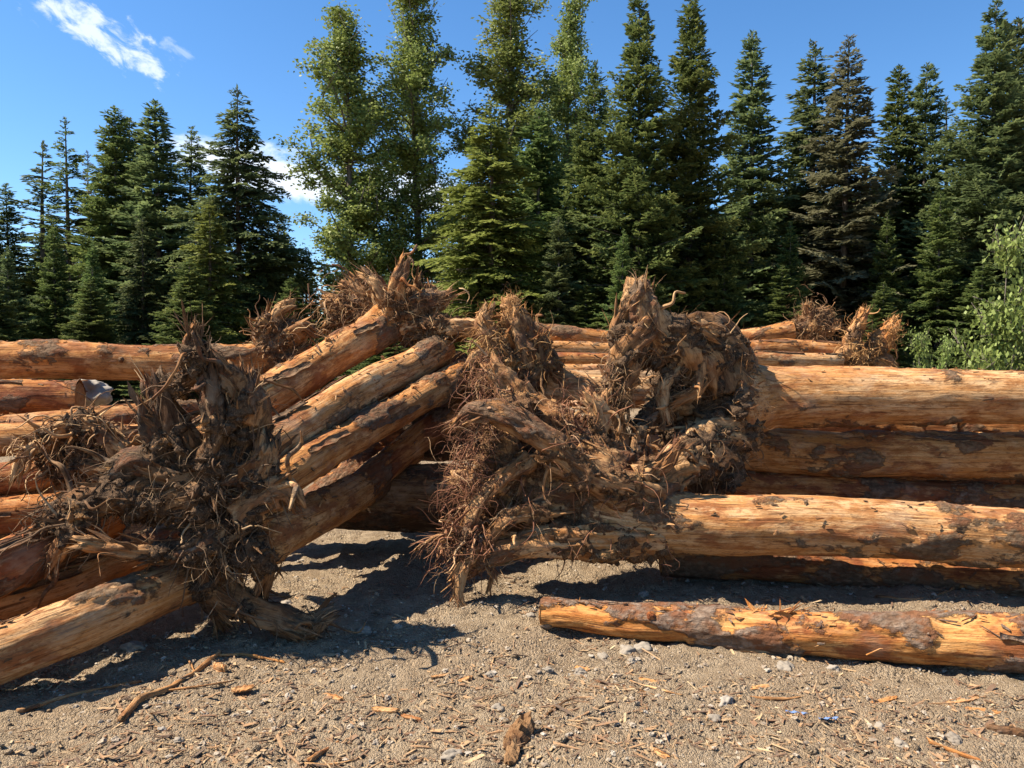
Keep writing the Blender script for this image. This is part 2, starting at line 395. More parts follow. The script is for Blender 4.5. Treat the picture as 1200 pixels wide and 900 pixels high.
def leaf_mat(name, dark, mid, light, trans=.42, rough=.6):
    m, g = new_mat(name)
    r = g.attr('rnd')
    oi = g.add('ShaderNodeObjectInfo').outputs['Random']
    ramp = g.add('ShaderNodeValToRGB', {0: r}); e = ramp.color_ramp.elements
    e[0].position = 0; e[0].color = (*dark, 1); e[1].position = 1; e[1].color = (*light, 1); k = e.new(.6); k.color = (*mid, 1)
    hsv = g.add('ShaderNodeHueSaturation', {'Hue': g.math('MULTIPLY_ADD', oi, .03, .484), 'Saturation': 1.0, 'Value': g.math('MULTIPLY_ADD', oi, .35, .82), 'Color': ramp.outputs[0]})
    b = g.add('ShaderNodeBsdfPrincipled', {'Base Color': hsv.outputs[0], 'Roughness': rough, 'Specular IOR Level': .12})
    t = g.add('ShaderNodeBsdfTranslucent', {'Color': hsv.outputs[0]})
    mx = g.add('ShaderNodeMixShader', {0: trans, 1: b.outputs[0], 2: t.outputs[0]})
    g.add('ShaderNodeOutputMaterial', {0: mx.outputs[0]}); return m
M['fir'] = leaf_mat('fir', (.044, .068, .025), (.10, .14, .042), (.22, .255, .075))
M['hemlock'] = leaf_mat('hemlock', (.08, .105, .026), (.175, .215, .05), (.29, .32, .085))
M['spruce'] = leaf_mat('spruce', (.050, .072, .035), (.105, .138, .055), (.215, .245, .09))
M['brownish'] = leaf_mat('brownish', (.07, .068, .04), (.115, .11, .062), (.18, .16, .095))
M['cotton'] = leaf_mat('cotton', (.11, .14, .034), (.21, .255, .066), (.33, .37, .14), .35, .45)
M['bush'] = leaf_mat('bush', (.13, .17, .042), (.22, .275, .075), (.31, .36, .13), .35, .45)
m, g = new_mat('tree_bark')
tc = g.add('ShaderNodeTexCoord').outputs['Object']
nz = g.noise(scaled(g, tc, (14, 14, 3)), 1, 5, .65)
finish(g, g.mix(g.mapr(nz, .35, .65), (.06, .048, .04), (.19, .16, .135)), .9, g.add('ShaderNodeBump', {'Strength': .8, 'Distance': .03, 'Height': nz}).outputs[0], .1)
M['tree_bark'] = m

# ------------------------------------------------------------------ ground
def gz(x, y):
    x = np.atleast_1d(np.asarray(x, float)); y = np.atleast_1d(np.asarray(y, float)); z0 = np.zeros_like(x)
    p = np.stack([x, y, z0], 1)
    near = 1 - sstep(np.hypot(x, y - 5), 7, 14)
    return (.045 * pnoise(p * .9 + 5) + .03 * fbm(p * 2.7 + 2, 3) + near * (.015 * fbm(p * 8.0, 3)) - near * .035 * (np.exp(-((x - .25 - .22 * (y - 4)) / .14) ** 2) + np.exp(-((x + 1.05 - .22 * (y - 4)) / .14) ** 2)) * (.6 + .8 * pnoise(p * 1.7 + 3))) - .01
def ground():
    xs = np.concatenate([np.array([-400, -200, -110, -70, -50, -38, -28, -20, -14, -10, -7.5, -6.2]), np.arange(-5.4, 5.41, .026), np.array([6.2, 7.5, 10, 14, 20, 28, 38, 50, 70, 110, 200, 400])])
    ys = np.concatenate([np.array([-60, -25, -12, -6, -3, -1, .5, 1.4]), np.arange(2.1, 7.2, .024), np.arange(7.25, 10, .15), np.array([10.5, 12, 14, 17, 20, 25, 30, 36, 44, 55, 75, 110, 180, 300, 600])])
    X, Y = np.meshgrid(xs, ys); x = X.ravel(); y = Y.ravel()
    z = gz(x, y)
    p = np.stack([x, y, z * 0], 1); near = ((np.abs(x) < 5.5) & (y > 2) & (y < 7.3))
    z[near] += .011 * fbm(p[near] * 20, 3, .65) + .012 * sstep(fbm(p[near] * 11 + 50, 2), .22, .5)
    n, mm = len(xs), len(ys)
    i = np.arange(mm - 1)[:, None] * n + np.arange(n - 1)[None, :]
    Q = np.stack([i, i + 1, i + n + 1, i + n], 2).reshape(-1, 4)
    o = link('ground', mesh_from('ground', np.stack([x, y, z], 1), [Q], M['dirt']))
    tag(o, 'dry grey brown dirt and gravel log yard ground', 'ground', kind='structure')
ground()
def on_ground(px, py):
    """World point where the pixel's sight line meets the ground."""
    v = pix_dir(px, py); k = -CAM_H / v.z
    for _ in range(4):
        x, y = v.x * k, v.y * k; k = (float(gz(x, y)[0]) - CAM_H) / v.z
    return np.array((v.x * k, v.y * k, CAM_H + v.z * k))

# ------------------------------------------------------------------ logs
def disc_end(P, T, A, B, r, seed, nv=28):
    """Rough sawn or broken end face with a little relief."""
    rings = [0, .3, .6, .85, 1.0]; V = []; tcv = []
    th = np.linspace(0, 2 * np.pi, nv, endpoint=False)
    for k, q in enumerate(rings):
        for t in th:
            V.append(P + r * q * (A * math.cos(t) + B * math.sin(t)) * .99); tcv.append((seed, r * q * 8, math.cos(t) * .02))
    V = np.array(V); V = V + T[None] * (.012 + .014 * fbm(V * 14 + seed, 3) - .02 * np.repeat(np.array(rings) ** 4, nv))[:, None]
    Q = []
    for k in range(len(rings) - 1):
        for j in range(nv): Q.append((k * nv + j, k * nv + (j + 1) % nv, (k + 1) * nv + (j + 1) % nv, (k + 1) * nv + j))
    return V, [np.array(Q)], {'tc': np.array(tcv), 'bark': np.full(len(V), -1.)}
box_q = np.array([(0, 3, 2, 1), (4, 5, 6, 7), (0, 1, 5, 4), (1, 2, 6, 5), (2, 3, 7, 6), (3, 0, 4, 7)])
def chip(L, Wd, Th, rs): 
    V = np.array([(-L, -Wd, -Th), (L, -Wd, -Th), (L, Wd, -Th), (-L, Wd, -Th), (-L, -Wd, Th), (L, -Wd, Th), (L, Wd, Th), (-L, Wd, Th)]) * .5
    V[:, 0] += rs.uniform(-.22, .22, 8) * L; V[:, 1] *= rs.uniform(.3, 1.1, 8); return V
SEED = [1.0]
def S_len(P): return float(np.linalg.norm(np.diff(P, axis=0), axis=1).sum())
def log(label, pts, rad, mat='log_orange', bark=.3, knots=3, name='log', cat='log', wob=.03, ends=(True, True), flare=None, nv=50, ds=.031, barkfn=None, strips=2, root=None, bark_h=.017, lump=.075, debris=1.0):
    SEED[0] += 1.37; sd = SEED[0]; rs = np.random.RandomState(int(sd * 100))
    pts = [np.array(p) for p in pts]; rad = [r * .92 for r in rad]
    if root is None:
        mid = sum(pts) / len(pts); root = thing(name, (mid[0], mid[1], mid[2] - max(rad)), label, cat)
    V, fs, at_, (P, R, T, A, B) = tube(pts, rad, ds, nv, sd, lump, .6, 0, .06, bark, bark_h, flare, wob=wob, close=(False, False), barkfn=barkfn, shred=.0035)
    part('trunk', V, fs, M[mat], root, at_)
    for e, i, sgn in ((0, 0, -1), (1, -1, 1)):
        if ends[e]:
            v, f, a = disc_end(P[i], T[i] * sgn, A[i], B[i] * (1 if sgn > 0 else -1), R[i], sd + e)
            part('cut_end', v, f, M['log_tan'], root, a)
    for k in range(knots):
        i = rs.randint(len(P) // 10, len(P) - len(P) // 10); t = rs.uniform(0, 2 * np.pi)
        # only spots facing the open side matter, but knots sit all round
        d = A[i] * math.cos(t) + B[i] * math.sin(t); L = rs.uniform(.005, .05); r = rs.uniform(.010, .026)
        d2 = nrm(d + T[i] * rs.uniform(-.4, .5)); q = P[i] + d * R[i] * .93
        v, f, a, _ = tube([q, q + d2 * (L * .5 + R[i] * .07), q + d2 * (L + R[i] * .07)], [r * 1.7, r * 1.1, r * .8], .012, 10, sd + k, .12, .05, 0, .05, .3, .003, jag1=.02)
        part('knot', v, f, M['log_tan' if rs.rand() < .5 else 'log_red'], root, a)
    nl = int(debris * S_len(P) * 34)
    if nl:
        db = Bag(); ii = rs.randint(0, len(P), nl); up = np.array((0, 0, 1.))
        for k in range(nl):
            i = ii[k]; e1 = nrm(up - T[i] * T[i].dot(up)); e2 = np.cross(T[i], e1); ph = rs.normal() * .75
            dq = e1 * math.cos(ph) + e2 * math.sin(ph); tq = nrm(T[i] + rs.normal(size=3) * .45); sq = nrm(np.cross(dq, tq)); tq = np.cross(sq, dq)
            L = .012 + .03 * rs.rand() + .08 * rs.rand() ** 6; Wd = min(.5 * L, .004 + .014 * rs.rand()); Th = .003 + .005 * rs.rand()
            c8 = chip(L, Wd, Th, rs); tl = rs.normal() * .16
            V8 = P[i] + dq * (R[i] * 1.0 + .008) + c8[:, :1] * (tq + dq * tl) + c8[:, 1:2] * sq + c8[:, 2:] * dq
            u_ = rs.rand(3) * 9; db.add(V8, [box_q], {'tc': c8 + u_, 'bark': np.full(8, 1. if rs.rand() < .6 else -1.)})
        v_, f_, a_ = db.out(); part('bark_crumbs', v_, f_, M[mat], root, a_, smooth=False, kind='stuff')
    for k in range(strips):
        # a flake of bark standing away from the wood
        i = rs.randint(len(P) // 12, len(P) - len(P) // 8); t0 = rs.uniform(-1.4, 1.4); n = rs.randint(7, 14); mI = 5
        Vv = []; tcs = []
        for a_ in range(n):
            ii = min(len(P) - 1, i + a_ * 2); wdt = .2 * (.25 + math.sin(math.pi * (a_ + .6) / (n + .3)) ** .5) * rs.uniform(.35, 1.0)
            for b_ in range(mI):
                t = t0 + (b_ / (mI - 1) - .5) * 2 * wdt + .03 * a_
                lift = .010 + .012 * (abs(b_ / (mI - 1) - .5) * 2) ** 2 * rs.uniform(.3, 1) + .008 * (a_ / n) ** 2
                d = A[ii] * math.cos(t) + B[ii] * math.sin(t)
                Vv.append(P[ii] + d * (R[ii] * 1.0 + lift)); tcs.append((a_ * .05 + sd, math.cos(t) * R[ii], math.sin(t) * R[ii]))
        Vv = np.array(Vv)
        Vi = Vv - np.repeat(np.array([A[min(len(P) - 1, i + a_ * 2)] * math.cos(t0) + B[min(len(P) - 1, i + a_ * 2)] * math.sin(t0) for a_ in range(n)]), mI, 0) * .011
        Q = [(a_ * mI + b_, a_ * mI + b_ + 1, (a_ + 1) * mI + b_ + 1, (a_ + 1) * mI + b_) for a_ in range(n - 1) for b_ in range(mI - 1)]
        Q = np.array(Q); o = n * mI
        rim = [b_ for b_ in range(mI)] + [a_ * mI + mI - 1 for a_ in range(1, n)] + [(n - 1) * mI + b_ for b_ in range(mI - 2, -1, -1)] + [a_ * mI for a_ in range(n - 2, 0, -1)]
        rimq = np.array([(rim[k2], rim[(k2 + 1) % len(rim)], rim[(k2 + 1) % len(rim)] + o, rim[k2] + o) for k2 in range(len(rim))])
        part('bark_flake', np.vstack([Vv, Vi]), [Q, Q[:, ::-1] + o, rimq], M[mat], root, {'tc': np.array(tcs * 2), 'bark': np.full(2 * o, 1.)})
    return root, (P, R, T, A, B)

def pts3(seq): return [at(a, b, c) for a, b, c in seq]

def ico():
    t = (1 + 5 ** .5) / 2
    V = np.array([(-1, t, 0), (1, t, 0), (-1, -t, 0), (1, -t, 0), (0, -1, t), (0, 1, t), (0, -1, -t), (0, 1, -t), (t, 0, -1), (t, 0, 1), (-t, 0, -1), (-t, 0, 1)]); V = nrm(V)
    Fc = np.array([(0, 11, 5), (0, 5, 1), (0, 1, 7), (0, 7, 10), (0, 10, 11), (1, 5, 9), (5, 11, 4), (11, 10, 2), (10, 7, 6), (7, 1, 8), (3, 9, 4), (3, 4, 2), (3, 2, 6), (3, 6, 8), (3, 8, 9), (4, 9, 5), (2, 4, 11), (6, 2, 10), (8, 6, 7), (9, 8, 1)])
    return V, Fc
def subdiv(V, Fc):
    V = list(map(tuple, V)); cache = {}; out = []
    def mid(a, b):
        k = (min(a, b), max(a, b))
        if k not in cache:
            v = np.array(V[a]) + np.array(V[b]); V.append(tuple(v / np.linalg.norm(v))); cache[k] = len(V) - 1
        return cache[k]
    for a, b, c in Fc:
        x, y, z = mid(a, b), mid(b, c), mid(c, a); out += [(a, x, z), (b, y, x), (c, z, y), (x, y, z)]
    return np.array(V), np.array(out)
OCT = (np.array([(1., 0, 0), (-1, 0, 0), (0, 1, 0), (0, -1, 0), (0, 0, 1), (0, 0, -1)]), np.array([(0, 2, 4), (2, 1, 4), (1, 3, 4), (3, 0, 4), (2, 0, 5), (1, 2, 5), (3, 1, 5), (0, 3, 5)]))
I0 = ico(); I1 = subdiv(*I0); I2 = subdiv(*I1); I3 = subdiv(*I2)
# ------------------------------------------------------------------ root wads
def ellipsoid(c, r, nu=16, nv=10):
    th = np.linspace(0, 2 * np.pi, nu, endpoint=False); ph = np.linspace(0, np.pi, nv + 1)[1:-1]
    V = [(0, 0, 1.)] + [(math.sin(p) * math.cos(t), math.sin(p) * math.sin(t), math.cos(p)) for p in ph for t in th] + [(0, 0, -1.)]
    V = np.array(V) * np.array(r) + np.array(c); n = len(V)
    Q = [(1 + i * nu + j, 1 + (i + 1) * nu + j, 1 + (i + 1) * nu + (j + 1) % nu, 1 + i * nu + (j + 1) % nu) for i in range(nv - 2) for j in range(nu)]
    Tt = [(0, 1 + j, 1 + (j + 1) % nu) for j in range(nu)] + [(n - 1, n - 1 - nu + (j + 1) % nu, n - 1 - nu + j) for j in range(nu)]
    return V, [np.array(Q), np.array(Tt)]
def remesh(bag, voxel, smooth):
    V, fs, _ = bag.out(); me = mesh_from('tmp', V, fs, [])
    o = bpy.data.objects.new('tmp', me); COL.objects.link(o)
    md = o.modifiers.new('r', 'REMESH'); md.mode = 'VOXEL'; md.voxel_size = voxel
    sm = o.modifiers.new('s', 'SMOOTH'); sm.factor = .5; sm.iterations = smooth
    dg = bpy.context.evaluated_depsgraph_get(); ev = o.evaluated_get(dg); m2 = ev.to_mesh()
    n = len(m2.vertices); co = np.zeros(n * 3, np.float32); m2.vertices.foreach_get('co', co)
    no = np.zeros(n * 3, np.float32); m2.vertex_normals.foreach_get('vector', no)
    m2.calc_loop_triangles(); k = len(m2.polygons); vi = np.zeros(len(m2.loops), np.int32); m2.loops.foreach_get('vertex_index', vi)
    lt = np.zeros(k, np.int32); m2.polygons.foreach_get('loop_total', lt)
    ok = (lt == 4).all()
    F_ = vi.reshape(-1, 4).copy() if ok else None
    if not ok:
        tr = np.zeros(len(m2.loop_triangles) * 3, np.int32); m2.loop_triangles.foreach_get('vertices', tr); F_ = tr.reshape(-1, 3).copy()
    ev.to_mesh_clear(); bpy.data.objects.remove(o); bpy.data.meshes.remove(me)
    return co.reshape(-1, 3), F_, no.reshape(-1, 3)

def sliver(bag, o, z_, Ln, wd, rs):
    x_ = nrm(np.cross(z_, rs.normal(size=3))); y_ = np.cross(z_, x_); th_ = wd * rs.uniform(.2, .5); cs = []
    for lv, kk in ((0, 1.), (.55, rs.uniform(.6, 1.)), (1., rs.uniform(.05, .35))):
        o_ = o + z_ * Ln * lv + x_ * rs.normal() * .008 * lv
        cs += [o_ + x_ * wd * kk * a1 + y_ * th_ * kk * b1 + z_ * rs.normal() * .012 * lv for a1, b1 in ((-1, -1), (1, -1), (1, 1), (-1, 1))]
    qf = [(r_ * 4 + e_, r_ * 4 + (e_ + 1) % 4, r_ * 4 + 4 + (e_ + 1) % 4, r_ * 4 + 4 + e_) for r_ in (0, 1) for e_ in range(4)] + [(8, 9, 10, 11)]
    u_ = rs.rand() * 20
    bag.add(np.array(cs), [np.array(qf)], {'tc': np.array([(u_ + lv * Ln, u_ + a1 * wd, b1 * th_) for lv in (0, .55, 1) for a1, b1 in ((-1, -1), (1, -1), (1, 1), (-1, 1))]), 'bark': np.full(12, -1.)})
def wad(root, limbs, blobs=(), core_mat='soil_brown', root_mat='root_wood', strand='strand_brown', n_strands=1200, s_len=(.08, .4), voxel=.02, curtains=(), seed=0, centre=None, tips=60, rough=.05, core_share=.6, tip_r=1.0, crumbs=1500, shards=110, shard_mat='root_wood'):
    """limbs: lists of (px, py, depth, radius[, material]) ; blobs: (px, py, depth, rx, ry, rz)."""
    rs = np.random.RandomState(100 + seed)
    bag = Bag(); made = []; fibres = Bag(); sb = Bag()
    for li, L in enumerate(limbs):
        mat = root_mat; flat = 1.0
        if isinstance(L[-1], float): flat = L[-1]; L = L[:-1]
        if isinstance(L[-1], str): mat = L[-1]; L = L[:-1]
        P = [at(*q[:3]) for q in L]; R = [q[3] for q in L]
        V, fs, a, (cp, cr, cT, cA, cB) = tube(P, R, .016, 40, seed + li * 2.3, .28, .2, .028, .075, .2, .006, jag1=.12, wob=.06, crease=.012, shred=.011, twist=rs.uniform(-3, 3), flat=flat)
        n = len(cp); sides = []
        for k_ in range(2 if n > 20 else 1):
            i_ = rs.randint(int(n * .35), n - 1); t_ = rs.uniform(0, 6.28); dd_ = cA[i_] * math.cos(t_) + cB[i_] * math.sin(t_)
            d_ = nrm(dd_ * .9 + cT[i_] * .7 + rs.normal(size=3) * .3); Lr = rs.uniform(.14, .42); q_ = cp[i_] + dd_ * cr[i_] * .6; pp_ = [q_]
            for _ in range(4): d_ = nrm(d_ + rs.normal(size=3) * .6 + np.array((0, 0, -.06))); pp_.append(pp_[-1] + d_ * Lr / 4)
            r0_ = min(.017, cr[i_] * .35) * rs.uniform(.5, 1.1)
            v_, f_, a_, _ = tube(pp_, [r0_, r0_ * .8, r0_ * .6, r0_ * .5, r0_ * .35], .016, 12, seed + k_ + li, .35, .1, .006, .04, .2, .003, jag1=.02, shred=.003); sides.append((v_, f_, a_))
        made.append((V, fs, a, mat, sides))
        for k_ in range(int(n * .7)):
            i_ = rs.randint(0, n); t_ = rs.uniform(0, 6.28); dd_ = cA[i_] * math.cos(t_) + cB[i_] * math.sin(t_)
            sliver(sb, cp[i_] + dd_ * cr[i_] * 1.0, nrm(cT[i_] * rs.choice([-1, 1, 1]) + dd_ * rs.uniform(.05, .45) + rs.normal(size=3) * .14), rs.uniform(.04, .2), .004 + .016 * rs.rand() ** 2, rs)
        k = max(3, int(n * core_share))
        V2, f2, _, _ = tube(cp[:k:3], cr[:k:3] * .97, .04, 16, seed + li, .2, .25)
        bag.add(V2, f2)
        # splintered fibres at the broken tip and along the root
        cnt = int(tips * rs.uniform(.4, .9))
        q = cp[-1] - cT[-1] * .05 + rs.normal(size=(cnt, 3)) * max(cr[-1], .02) * .55 * tip_r
        fibres.add(*strands(q, cT[-1] + rs.normal(size=(cnt, 3)) * .35, rs.uniform(.03, .13, cnt), .0012 + .006 * rs.rand(cnt) ** 2, 5, .2, .03, rs))
        cnt = int(n * 1.4); ii = rs.randint(0, n, cnt); t = rs.uniform(0, 2 * np.pi, cnt)
        dd = cA[ii] * np.cos(t)[:, None] + cB[ii] * np.sin(t)[:, None]
        w_ = rs.rand(cnt, 1)
        fibres.add(*strands(cp[ii] + dd * (cr[ii] * 1.0)[:, None], dd * (.12 + .5 * w_ ** 3) + cT[ii] * rs.uniform(.5, 1.3, (cnt, 1)), rs.uniform(.04, .2, cnt), .001 + .0035 * rs.rand(cnt) ** 3, 6, .16, .05, rs))
    for b in blobs:
        V2, f2 = ellipsoid(at(*b[:3]), b[3:6]); bag.add(V2, f2)
    V, Fc, No = remesh(bag, voxel, 2)
    V0 = V.copy()
    rg = lambda f, o: np.clip(1 - np.abs(pnoise(V * f + o)) * 3, -.7, 1)
    d = rough * (fbm(V * 5 + seed, 3) + .5 * rg(np.array((9., 9, 15)), seed) + .3 * rg(23., seed + 4)) + .012 * fbm(V * 40, 2)
    pit = sstep(pnoise(V * 6.5 + 31 + seed), .18, .5)
    V = V + No * (d - .07 * pit * (rough / .05))[:, None]
    part('root_crown', V, [Fc], M[core_mat], root, {'tc': V, 'bark': np.zeros(len(V))})
    for (V2, fs, a, mat, sides) in made:
        ro = part('root', V2, fs, M[mat], root, a); base = np.array(root.location)
        for (v_, f_, a_) in sides: link('side_root', mesh_from('side_root', v_ - base, f_, M[mat], a_), ro)
    c = V0.mean(0) if centre is None else at(*centre)
    n_strands = int(n_strands * .27); ii = rs.randint(0, len(V), n_strands); out = nrm(V[ii] - c)
    tang = nrm(np.cross(No[ii], rs.normal(size=(n_strands, 3))))
    mixw = rs.rand(n_strands, 1)
    D = No[ii] * .6 + out * .5 + tang * (1.6 * mixw)
    Ls = s_len[0] + (s_len[1] - s_len[0]) * rs.rand(n_strands) ** 2.2
    fibres.add(*strands(V[ii] - No[ii] * .02, D, Ls, .0008 + .0022 * rs.rand(n_strands) + .006 * rs.rand(n_strands) ** 8, 6, .5, .14, rs))
    nb = 100; ii = rs.randint(0, len(V), nb)
    fibres.add(*strands(V[ii] - No[ii] * .03, No[ii] * .7 + nrm(V[ii] - c) * .6 + rs.normal(size=(nb, 3)) * .4, rs.uniform(.12, .42, nb), .003 + .008 * rs.rand(nb) ** 2, 11, .62, .06, rs, .7))
    for (px, py, dp, rx, rz, cnt, lo, hi, dx, dy, dz) in curtains:
        cnt = int(cnt * .36)
        q = at(px, py, dp) + rs.normal(size=(cnt, 3)) * np.array((rx, .09, rz)) * .6
        fibres.add(*strands(q, np.array((dx, dy, dz)) + rs.normal(size=(cnt, 3)) * .75, lo + (hi - lo) * rs.rand(cnt) ** 1.8, .0009 + .0026 * rs.rand(cnt) + .009 * rs.rand(cnt) ** 7, 8, .62, .16, rs))
    # jagged shards of torn wood sticking out of the crown
    ns = shards; jj = rs.randint(0, len(V), ns)
    for k_ in range(ns):
        sliver(sb, V[jj[k_]] - No[jj[k_]] * .03, nrm(No[jj[k_]] * .4 + nrm(V[jj[k_]] - c) * .7 + rs.normal(size=3) * .6), rs.uniform(.05, .2), .004 + .018 * rs.rand() ** 2, rs)
    sv, sf, sa = sb.out(); part('torn_splinters', sv, sf, M[shard_mat], root, sa, smooth=False, kind='stuff')
    jj = rs.randint(0, len(V), crumbs); cb = Bag(); cz = .003 + .008 * rs.rand(crumbs) + .03 * rs.rand(crumbs) ** 6
    iv, if_ = OCT
    for c_ in range(crumbs):
        cb.add(iv * (1 + .3 * rs.normal(size=(6, 1))) * cz[c_] + V[jj[c_]] + No[jj[c_]] * .006, [if_])
    cv, cf, _ = cb.out(); part('soil_crumbs', cv, cf, M[core_mat], root, smooth=False, kind='stuff')
    Vf, ff, af = fibres.out()
    part('rootlets', Vf, ff, M[strand], root, af, kind='stuff')

# ---- right pile
foreground, fg = log('short bark-patched log lying alone on the dirt in front of the right pile',
    [on_ground(636, 738) + (0, .05, .085), on_ground(900, 765) + (0, .06, .118), on_ground(1180, 792) + (0, .06, .145), on_ground(1420, 815) + (0, .06, .155)],
    [.088, .115, .142, .15], 'log_scaly', .56, 10, ends=(True, False), strips=4, nv=64, ds=.018, wob=.02, lump=.15, debris=2.2)

R2, r2 = log('lowest front log of the right pile, smooth tan, with a shaggy root mass',
    pts3([(672, 588, 5.42), (760, 610, 5.33), (980, 617, 5.2), (1200, 632, 5.1), (1450, 648, 5.0)]), [.26, .222, .21, .215, .22], 'log_tan', .2, 8, name='uprooted_log',
    ends=(False, False), wob=.012, nv=72, strips=0, flare=(.18, .3, 3, .6), barkfn=lambda tc: .75 * np.exp(-(tc[:, 0] / .55) ** 2))
wad(R2, [
    [(765, 585, 5.30, .15), (715, 562, 5.2, .11), (672, 536, 5.14, .085), (630, 503, 5.12, .075), (592, 484, 5.15, .08), (560, 478, 5.2, .06), (535, 492, 5.2, .035)],
    [(770, 628, 5.25, .13), (690, 632, 5.16, .11), (635, 634, 5.1, .09), (595, 640, 5.08, .07), (562, 652, 5.1, .06), (540, 668, 5.1, .03), 'log_tan'],
    [(720, 560, 5.5, .2), (650, 505, 5.65, .15), (600, 455, 5.75, .11), (575, 425, 5.8, .07)],
    [(700, 590, 5.42, .22), (620, 575, 5.4, .18), (572, 568, 5.4, .13), (535, 560, 5.4, .06)],
    [(620, 540, 5.25, .07), (585, 560, 5.15, .05), (560, 590, 5.1, .04), (545, 630, 5.08, .025)],
    [(640, 600, 5.15, .06), (600, 610, 5.07, .045), (575, 640, 5.02, .03), (580, 675, 5.0, .015)],
    [(560, 610, 5.15, .05), (540, 625, 5.05, .03), (515, 628, 4.98, .018), (498, 640, 4.95, .01), 'root_pale'],
    [(560, 640, 5.1, .04), (542, 660, 5.02, .025), (536, 690, 4.98, .018), (550, 712, 4.95, .012), 'root_pale'],
    [(690, 520, 5.55, .09), (700, 480, 5.6, .07), (690, 460, 5.62, .05), 'root_pale'],
    [(750, 560, 5.25, .08), (775, 540, 5.3, .05), (790, 520, 5.3, .03)],
  ], [(640, 570, 5.45, .34, .22, .3), (585, 560, 5.4, .16, .22, .38), (600, 500, 5.55, .18, .22, .2)],
  'soil_red', 'root_wood', 'strand_red', 2000, (.08, .42), .02,
  [(550, 560, 5.15, .12, .30, 800, .12, .42, -.5, -.5, -.6), (545, 635, 5.05, .15, .14, 700, .1, .4, -.6, -.7, -.4), (565, 500, 5.2, .14, .14, 500, .1, .35, -.5, -.4, .1),
   (570, 450, 5.7, .13, .2, 500, .1, .35, -.5, -.4, .2), (665, 480, 5.5, .14, .08, 250, .08, .3, 0, -.5, .4)],
  seed=2, tips=70)

R3, r3 = log('thickest upper log of the right pile, with the tallest upright root mass at its end',
    pts3([(838, 474, 6.2), (900, 466, 6.2), (1050, 464, 6.15), (1230, 467, 6.05), (1480, 470, 5.95)]), [.36, .262, .24, .228, .22], 'log_tan', .16, 8, name='uprooted_log',
    ends=(False, False), wob=.012, nv=72, flare=(.5, .26, 3, 1.2), strips=0)
wad(R3, [
    [(838, 440, 6.15, .24), (800, 408, 6.05, .19), (768, 388, 5.98, .15), (750, 365, 5.95, .13), (744, 345, 5.95, .105), (742, 329, 5.95, .085), 'root_pale'],
    [(850, 450, 6.15, .26), (838, 405, 6.1, .19), (808, 390, 6.02, .13), (780, 402, 5.95, .10), (765, 430, 5.92, .06), 'root_dark'],
    [(760, 385, 5.95, .13), (738, 412, 5.88, .12), (727, 450, 5.85, .105), (722, 490, 5.85, .095), (732, 530, 5.78, .07), (748, 556, 5.72, .04)],
    [(850, 510, 6.05, .24), (828, 520, 5.9, .2), (805, 535, 5.7, .165), (785, 556, 5.48, .125), (768, 585, 5.3, .105), (757, 606, 5.22, .075), (750, 620, 5.2, .04), 'root_pale'],
    [(845, 500, 6.1, .28), (835, 545, 6.0, .17), (818, 580, 5.95, .09), (812, 605, 5.95, .04), 'root_dark'],
    [(800, 470, 6.1, .12), (770, 480, 5.95, .07), (752, 510, 5.85, .05), (765, 545, 5.8, .03), 'root_pale'],
    [(820, 420, 5.95, .05), (815, 455, 5.85, .04), (790, 470, 5.85, .03), 'root_wood'],
    [(795, 430, 6.0, .06), (775, 455, 5.9, .04), (778, 490, 5.85, .025), 'root_pale'],
    [(745, 440, 5.85, .06), (712, 470, 5.8, .05), (700, 500, 5.8, .03)],
    [(735, 400, 5.9, .05), (722, 385, 5.88, .035), (728, 365, 5.9, .02)],
    [(800, 395, 6.0, .07), (818, 385, 5.95, .06), (835, 395, 5.92, .03)],
    [(752, 500, 5.8, .04), (745, 540, 5.7, .03), (760, 575, 5.6, .02), 'root_pale'],
  ], [(820, 470, 6.2, .26, .2, .5), (790, 470, 6.25, .2, .12, .42), (828, 525, 6.0, .2, .2, .24), (862, 488, 6.08, .14, .3, .34), (846, 545, 6.0, .13, .24, .2), (872, 498, 6.0, .09, .2, .22), (864, 440, 6.12, .10, .24, .22)],
  'soil_dark', 'root_wood', 'strand_brown', 1700, (.06, .3), .018,
  [(725, 460, 5.8, .1, .3, 700, .08, .28, -.3, -.5, -.3), (745, 400, 5.88, .09, .16, 300, .05, .2, -.3, -.5, .2), (800, 400, 6.0, .2, .05, 250, .05, .18, 0, -.3, .9),
   (790, 450, 5.95, .12, .1, 250, .1, .3, -.2, -.6, -.2), (775, 600, 5.2, .05, .08, 200, .04, .14, -.4, -.6, -.5)],
  seed=5, tips=60, shards=200, shard_mat='root_wood')

log('middle log of the right pile with dark bark, directly beneath the thickest log', pts3([(848, 527, 6.5), (1000, 530, 6.4), (1200, 534, 6.3), (1460, 540, 6.2)]), [.195, .2, .195, .19], 'log_orange', .36, 4, strips=3, ends=(True, False))
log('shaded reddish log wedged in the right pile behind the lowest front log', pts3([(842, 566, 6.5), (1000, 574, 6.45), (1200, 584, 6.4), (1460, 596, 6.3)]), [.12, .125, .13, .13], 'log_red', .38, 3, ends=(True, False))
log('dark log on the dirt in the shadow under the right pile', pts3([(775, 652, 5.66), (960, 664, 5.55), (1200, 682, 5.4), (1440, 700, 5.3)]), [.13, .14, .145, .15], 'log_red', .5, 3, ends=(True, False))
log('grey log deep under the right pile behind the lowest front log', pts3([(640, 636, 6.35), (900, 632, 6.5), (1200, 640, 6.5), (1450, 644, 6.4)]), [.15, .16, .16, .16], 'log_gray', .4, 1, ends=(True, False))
log('log at the back of the right pile, between the thickest and middle logs', pts3([(850, 492, 7.1), (1100, 500, 7.0), (1420, 505, 6.9)]), [.27, .27, .27], 'log_orange', .2, 0, strips=0, ends=(True, False))
